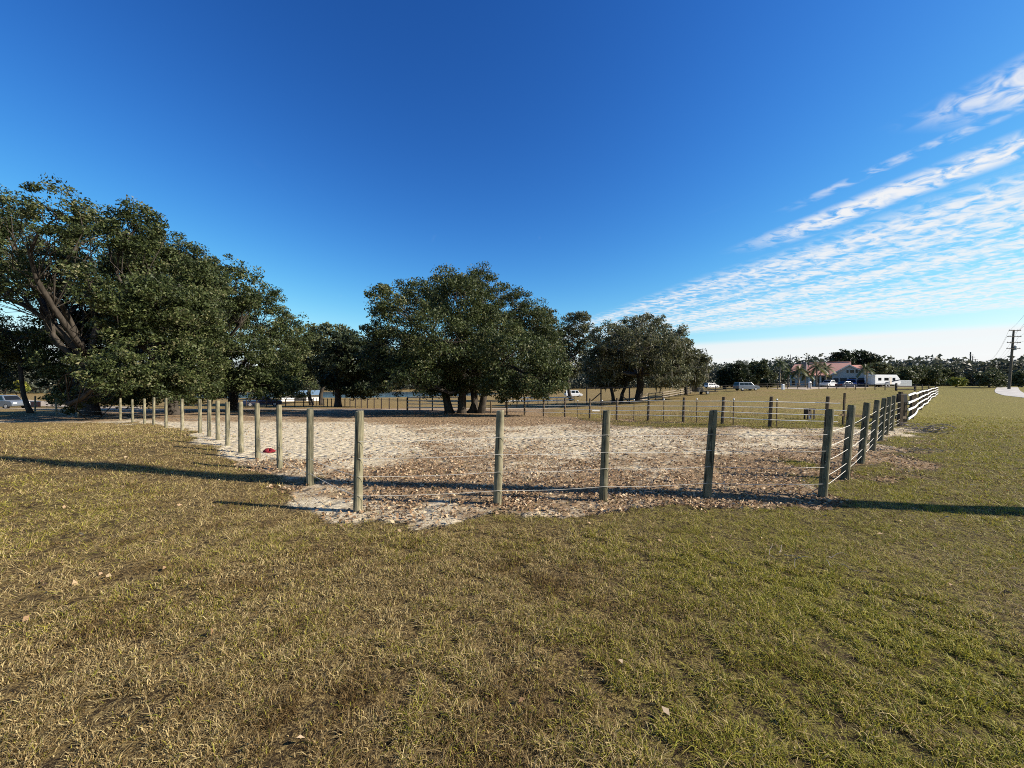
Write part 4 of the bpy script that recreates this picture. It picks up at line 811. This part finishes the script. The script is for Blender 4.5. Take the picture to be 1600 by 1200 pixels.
# ------------------------------------------------------------------ poles and power lines
def upole(name, label, base, h, lean, r0, r1, arms, transf, rz):
    t = thing(name, label, 'utility pole', base, rz); top = Vector((lean[0], lean[1], h)); P_ = lambda z: top * (z / h)
    MB().tube([P_(-.3), P_(h * .3), P_(h * .65), P_(h)], [r0, r0 * .92, (r0 + r1) / 2, r1], 14).build('pole', M['utility'], t, smooth=False)
    for z, w in arms:
        c = P_(z); a = MB().beam(c + Vector((-w / 2, -r1 - .05, 0)), c + Vector((w / 2, -r1 - .05, 0)), .1, .13).build('crossarm', M['utility'], t)
        for x in (-.46 * w, -.25 * w, .25 * w, .46 * w): MB().tube([c + Vector((x, -r1 - .05, .065)), c + Vector((x, -r1 - .05, .13)), c + Vector((x, -r1 - .05, .22))], [.03, .055, .04], 8).build('insulator', M['metal'], a)
    for z, s in transf:
        c = P_(z); MB().tube([c + Vector((s * (r0 + .3), 0, -.5)), c + Vector((s * (r0 + .3), 0, -.45)), c + Vector((s * (r0 + .3), 0, .4)), c + Vector((s * (r0 + .3), 0, .48))], [.24, .28, .28, .2], 14).build('transformer', M['metal'], t)
        MB().beam(c + Vector((0, 0, .1)), c + Vector((s * (r0 + .1), 0, .1)), .12, .12).build('bracket', M['metal'], t)
    return t
dP = 84; pb = at(1576.5, dP); hP = zat(515.5, dP) - pb.z
farp = upole('utility_pole', 'leaning wooden utility pole with crossarms and transformer beside the driveway', pb, hP, (1.05, 0), .24, .15, [(hP - .15, 2.6), (hP - 1.5, 3.0), (hP - 2.8, 3.0), (hP - 4.1, 3.0)], [(hP - 3.9, 1)], 0.0)
nb = Vector((12.2, 4.6, g1(12.2, 4.6)))
nearp = upole('utility_pole', 'utility pole outside the picture whose long shadow crosses the lawn', nb, 15.5, (0, 0), .23, .17, [(15.2, 2.4), (12.3, 2.4), (10.7, 2.2)], [(10.4, 1), (12.0, -1)], -0.15)
def mast(label, px, d, topy, r, arms):
    b = at(px, d); h = zat(topy, d) - b.z; return upole('utility_pole', label, b, h, (0.15, 0), r, r * .6, arms(h), [], 0.2)
mast('tall bare pole left of the round bush', 1516, 150, 550, .3, lambda h: [(h - 1.2, 2.2)]); mast('thin pole close beside the tall bare pole', 1519.5, 170, 556, .22, lambda h: [(h - .6, 2.2)])
mast('third pole of the row, with a crossarm, before the red-brown roof', 1523.5, 190, 561, .25, lambda h: [(h - .3, 3)]); mast('short pole with a crossarm showing over the round bush', 1548, 160, 562, .28, lambda h: [(h - .3, 4)])
mast('thin mast on the skyline left of the house roof', 1235, 330, 554, .3, lambda h: []); mast('thin mast on the skyline right of the oak behind the house', 1375, 300, 555, .3, lambda h: [])
pl = thing('power_lines', 'thin power lines strung between the utility poles at the right', 'power lines', nb); pl['world_parts'] = True
for (zn, zf, off) in ((15.3, hP - .1, -1.0), (15.3, hP - .1, 1.0), (12.4, hP - 1.4, -1.3), (12.4, hP - 1.4, 1.3), (10.8, hP - 2.7, 1.3)):
    a = nb + Vector((off * .35, off * .9, zn)); q = pb + Vector((1.0 * zf / hP + off, 0, zf)); L = [a.lerp(q, u) + Vector((0, 0, -2.2 * 4 * u * (1 - u))) for u in np.linspace(0, 1, 25)]
    MB().tube(L, .014, 4).build('cable', M['black'], pl)
    e = at(1548, 160) + Vector((off, 0, zat(563, 160) - at(1548, 160).z)); L = [q.lerp(e, u) + Vector((0, 0, -1.6 * 4 * u * (1 - u))) for u in np.linspace(0, 1, 15)]; MB().tube(L, .014, 4).build('cable', M['black'], pl)

# ------------------------------------------------------------------ small things
rb = hit(419, 707); rc = thing('red_cloth', 'crumpled red cloth lying on the sand inside the left post row', 'cloth', rb)
rng = np.random.default_rng(8); n1, n2 = 18, 9; vv = []
for i in range(n2):
    for j in range(n1):
        th_, ph = 2 * math.pi * j / n1, math.pi / 2 * i / (n2 - 1); s = 1 + .35 * math.sin(3 * th_ + 2 * i) * .5 + rng.normal(0, .09)
        vv.append((.15 * math.cos(th_) * math.cos(ph) * s + .03, .08 * math.sin(th_) * math.cos(ph) * s, .08 * math.sin(ph) * (1 + rng.normal(0, .2)) + .03 * math.cos(2 * th_)))
mb = MB(); mb.v = vv; mb.f = [(i * n1 + j, i * n1 + (j + 1) % n1, (i + 1) * n1 + (j + 1) % n1, (i + 1) * n1 + j) for i in range(n2 - 1) for j in range(n1)]; mb.build('cloth', M['red'], rc, smooth=True)
fb = hit(1262, 655); fd = thing('mineral_stand', 'small dark wooden stand with a white block below, beyond the tape fence', 'stand', fb, 0.25)
MB().box(-.22, .22, -.03, .03, .24, .52).build('panel', M['darkwood'], fd, bevel=.006); MB().box(-.24, .26, -.2, .04, .52, .56).build('lid', M['brownpost'], fd)
for x in (-.2, .2): MB().box(x - .025, x + .025, -.03, .03, -.05, .24).build('leg', M['darkwood'], fd); MB().box(x - .025, x + .025, -.2, -.15, -.05, .52).build('leg', M['darkwood'], fd)
MB().box(-.08, .08, -.1, 0, 0, .16, .02, .02).build('block', M['salt'], fd, bevel=.015)
sb = hit(931, 642.5); sl = MB().box(-.35, .35, -.05, .05, 0, .12, .02, .01).build('white_plank', M['salt'], None); sl.location = sb; sl.rotation_euler = (0, 0, .1); sl['label'] = 'short white plank lying in the grass behind the tape fence'; sl['category'] = 'plank'
for px, d, hh, lab in ((1223.5, 82, 1.1, 'short white marker post at the drive, left of the second one'), (1265.5, 92, 1.5, 'taller white lamp post beside the drive before the palms')):
    b = at(px, d); t = thing('marker_post', lab, 'post', b); MB().box(-.22, .22, -.22, .22, -.1, hh * .82, .02, .02).build('pillar', M['whiterail'], t); MB().box(-.27, .27, -.27, .27, hh * .82, hh, .12, .12).build('cap', M['whiterail'], t)
b = at(49, 62); t = thing('brick_wall', 'low red-brown brick wall at the lane bend behind the left oaks', 'wall', b, -.3); MB().box(-1.8, 1.8, 0, .3, -.2, .85).build('wall', M['brick'], t); MB().box(-1.9, 1.9, -.05, .35, .852, .95).build('coping', M['trim'], t)
b = at(126, 40); t = thing('barrel', 'red barrel standing behind the tallest oak trunk', 'barrel', b); MB().tube([(0, 0, 0), (0, 0, .05), (0, 0, .3), (0, 0, .6), (0, 0, .85), (0, 0, .9)], [.27, .29, .285, .3, .29, .27], 16).build('drum', M['red'], t); MB().tube([(0, 0, .9), (0, 0, .93)], [.29, .28], 16).build('lid', M['salt'], t)
def brush(name, label, c, n, rx, ry, h, seed, lmax=.7, r=.008):
    rng = np.random.default_rng(seed); t = thing(name, label, 'brush pile' if n > 12 else 'branch', c); t['world_parts'] = True
    for i in range(n):
        x, y = c.x + rng.normal(0, rx), c.y + rng.normal(0, ry); az = rng.uniform(0, 6.28); l = rng.uniform(.25, 1) * lmax; z0 = g1(x, y) + rng.uniform(0.01, h)
        p = np.array((x, y, z0)); q = p + np.array((math.cos(az) * l, math.sin(az) * l, rng.uniform(-.1, .3) * l)); q[2] = max(q[2], g1(q[0], q[1]) + .01)
        MB().tube(bend(p, q, rng, 5, .08), np.linspace(r * rng.uniform(.7, 1.6), r * .4, 5), 5).build('stick', M['stick'], t)
brush('brush_pile', 'heap of dry grey sticks on the grass beside the white rail fence', hit(1441, 674), 46, .5, .35, .22, 1, .9, .013)
brush('brush_pile', 'loose scatter of dry twigs along the right fence foot', hit(1410, 704), 26, .5, .4, .06, 2, .5, .008)
brush('fallen_branch', 'dead pale branch lying in the lawn right of centre', hit(1250, 872), 8, .14, .06, .03, 3, .3, .0035)
brush('fallen_branch', 'few thin twigs lying in the lawn left of the dead pale branch', hit(1165, 885), 5, .08, .04, .015, 4, .16, .003)
brush('fallen_branch', 'thin stems at the foot of the middle fence post', hit(975, 774), 7, .2, .05, .1, 5, .4, .004)

# ------------------------------------------------------------------ grass and fallen leaves
rng = np.random.default_rng(77)
def scatter(n, r0, r1, pw, half=1.02):
    """points in the sector the picture looks over, thinning out with distance"""
    u = rng.uniform(size=n); e = 2 - pw; r = (r0 ** e + u * (r1 ** e - r0 ** e)) ** (1 / e); th = rng.uniform(-half, half, n)
    return r * np.sin(th), r * np.cos(th), r
def grass(name, label, n, r0, r1, pw, tall=1.0, half=1.02, flat=False, fine=True):
    x, y, r = scatter(n, r0, r1, pw, half)
    sa, le, gn = zones(x, y); sa = sa + (fbm(x / .6, y / .6, 90, 3) - .5) * .55
    tuft = fbm(x / .1, y / .1, 91, 2); tuft2 = fbm(x / .5, y / .5, 92, 2)
    keep = (rng.uniform(size=len(x)) < np.clip(1.15 - 1.9 * ss(sa, .3, .62), .045, 1)) & (rng.uniform(size=len(x)) < (np.clip((tuft - .3) * 4.0, .03, 1) * np.clip(.6 + 1.6 * (tuft2 - .2), .45, 1) if not flat else np.clip((tuft - .26) * 4.5, .12, 1)))
    keep &= rng.uniform(size=len(x)) < ss(r, r1 + .5, r1 * .6) if r1 > 20 else True
    x, y, r, gn, tuft, tuft2 = (q[keep] for q in (x, y, r, gn, tuft, tuft2)); n = len(x)
    h = (.018 + .04 * rng.beta(2, 3, n)) * (.3 + 1.6 * tuft) * (.75 + .5 * tuft2) * tall; far = np.maximum(1, r / 3.2)
    w = .0043 * far ** .8 * rng.uniform(.6, 1.3, n); h = h * far ** .12
    az = rng.uniform(0, 2 * math.pi, n); lean = h * rng.gamma(2.2, .42, n); dx, dy = np.cos(az), np.sin(az)
    if flat: lean = rng.uniform(.03, .09, n) * far ** .3; h = rng.uniform(.006, .026, n)
    z = g(x, y) - .004; fa_ = rng.uniform(0, math.pi, n); cx, cy = np.cos(fa_) * w / 2, np.sin(fa_) * w / 2
    m = lambda px, py, pz: np.stack([px, py, pz], -1)
    hz_ = h * rng.uniform(.45, 1.0, n)
    V = np.stack([m(x - cx, y - cy, z), m(x + cx, y + cy, z), m(x + dx * lean * .4 + cx * .75, y + dy * lean * .4 + cy * .75, z + hz_ * .75), m(x + dx * lean * .4 - cx * .75, y + dy * lean * .4 - cy * .75, z + hz_ * .75),
                  m(x + dx * lean, y + dy * lean, z + hz_ * rng.uniform(.5, 1.1, n))], 1).reshape(-1, 3)
    i = np.arange(n) * 5; q = np.stack([i, i + 1, i + 2, i + 3], -1); t3 = np.stack([i + 3, i + 2, i + 4], -1); faces = [q, t3]; nv = 5
    if not fine: V = V.reshape(n, 5, 3)[:, [0, 1, 4]].reshape(-1, 3); faces = [np.arange(3 * n).reshape(n, 3)]; nv = 3
    isg = rng.uniform(size=n) < np.clip(gn * .95 - .03 + .5 * (tuft2 - .5), .06, .93)
    if flat: isg = isg & (rng.uniform(size=n) < .35)
    c = np.where(isg, .52 + .48 * rng.beta(1.6, 2.2, n), .5 * rng.beta(2.6, 1.7, n) * np.clip(.45 + 1.1 * fbm(x / .3, y / .3, 99, 2), .5, 1))
    o = obj(name, np_mesh(name, V, faces, M['blade'], False, dict(rnd=np.repeat(c, nv))), kind='stuff'); o['label'] = label; o['category'] = 'grass'
grass('grass', 'short mown lawn of straw and olive blades in front of the fence', 470000, 1.35, 4.6, .95)
grass('thatch', 'flattened dead straw lying between the lawn blades', 720000, 1.35, 12, 1.15, flat=True, fine=False)
grass('grass', 'short olive and tan lawn around and beyond the paddock fence', 1150000, 4.6, 36, 1.5, fine=False, tall=1.15)
def litter(name, label, n, r0, r1, pw, size):
    x, y, r = scatter(n, r0, r1, pw); sa, le, gn = zones(x, y)
    p = ss(sa, .3, .6) * np.clip((le - .3) * 1.7 + 1.1 * (fbm(x / .8, y / .8, 95, 3) - .45), .03, 1) + .004
    k = rng.uniform(size=n) < p; x, y, r = x[k], y[k], r[k]; n = len(x)
    V, Fq, rr_ = leaf_quads(np.stack([x, y, g(x, y) + .012 + rng.uniform(0, .02, n)], -1), size, size * .55, rng, 1.2, np.clip(rng.beta(2, 2, n), 0, 1))
    o = obj(name, np_mesh(name, V, Fq, M['litter'], False, dict(rnd=rr_)), kind='stuff'); o['label'] = label; o['category'] = 'leaves'
litter('leaf_litter', 'brown dry oak leaves strewn over the paddock sand', 150000, 4.4, 24, 1.6, .05)
for px, py, tone, lab in [(1040, 1122, .98, 'pale curled leaf on the lawn near the bottom, right of centre'), (330, 995, .4, 'red-brown leaf on the bare patch of lawn at the left'), (470, 1165, .92, 'pale leaf in the lawn at the bottom left'),
                          (185, 1182, .45, 'small brown leaf at the very bottom left of the lawn'), (815, 1105, .42, 'orange-brown leaf near the bottom centre of the lawn'), (970, 1043, 1.0, 'long whitish leaf in the lawn right of the centre')]:
    p = hit(px, py); V, Fq, r_ = leaf_quads(np.array([[0, 0, 0]]), .042, .024, rng, 1.2, np.array([tone * .85]))
    o = obj('fallen_leaf', np_mesh('fallen_leaf', V, Fq, M['litter'], False, dict(rnd=r_))); o.location = p + Vector((0, 0, .038)); o['group'] = 'single dry leaves on the lawn'; o['category'] = 'leaf'; o['label'] = lab
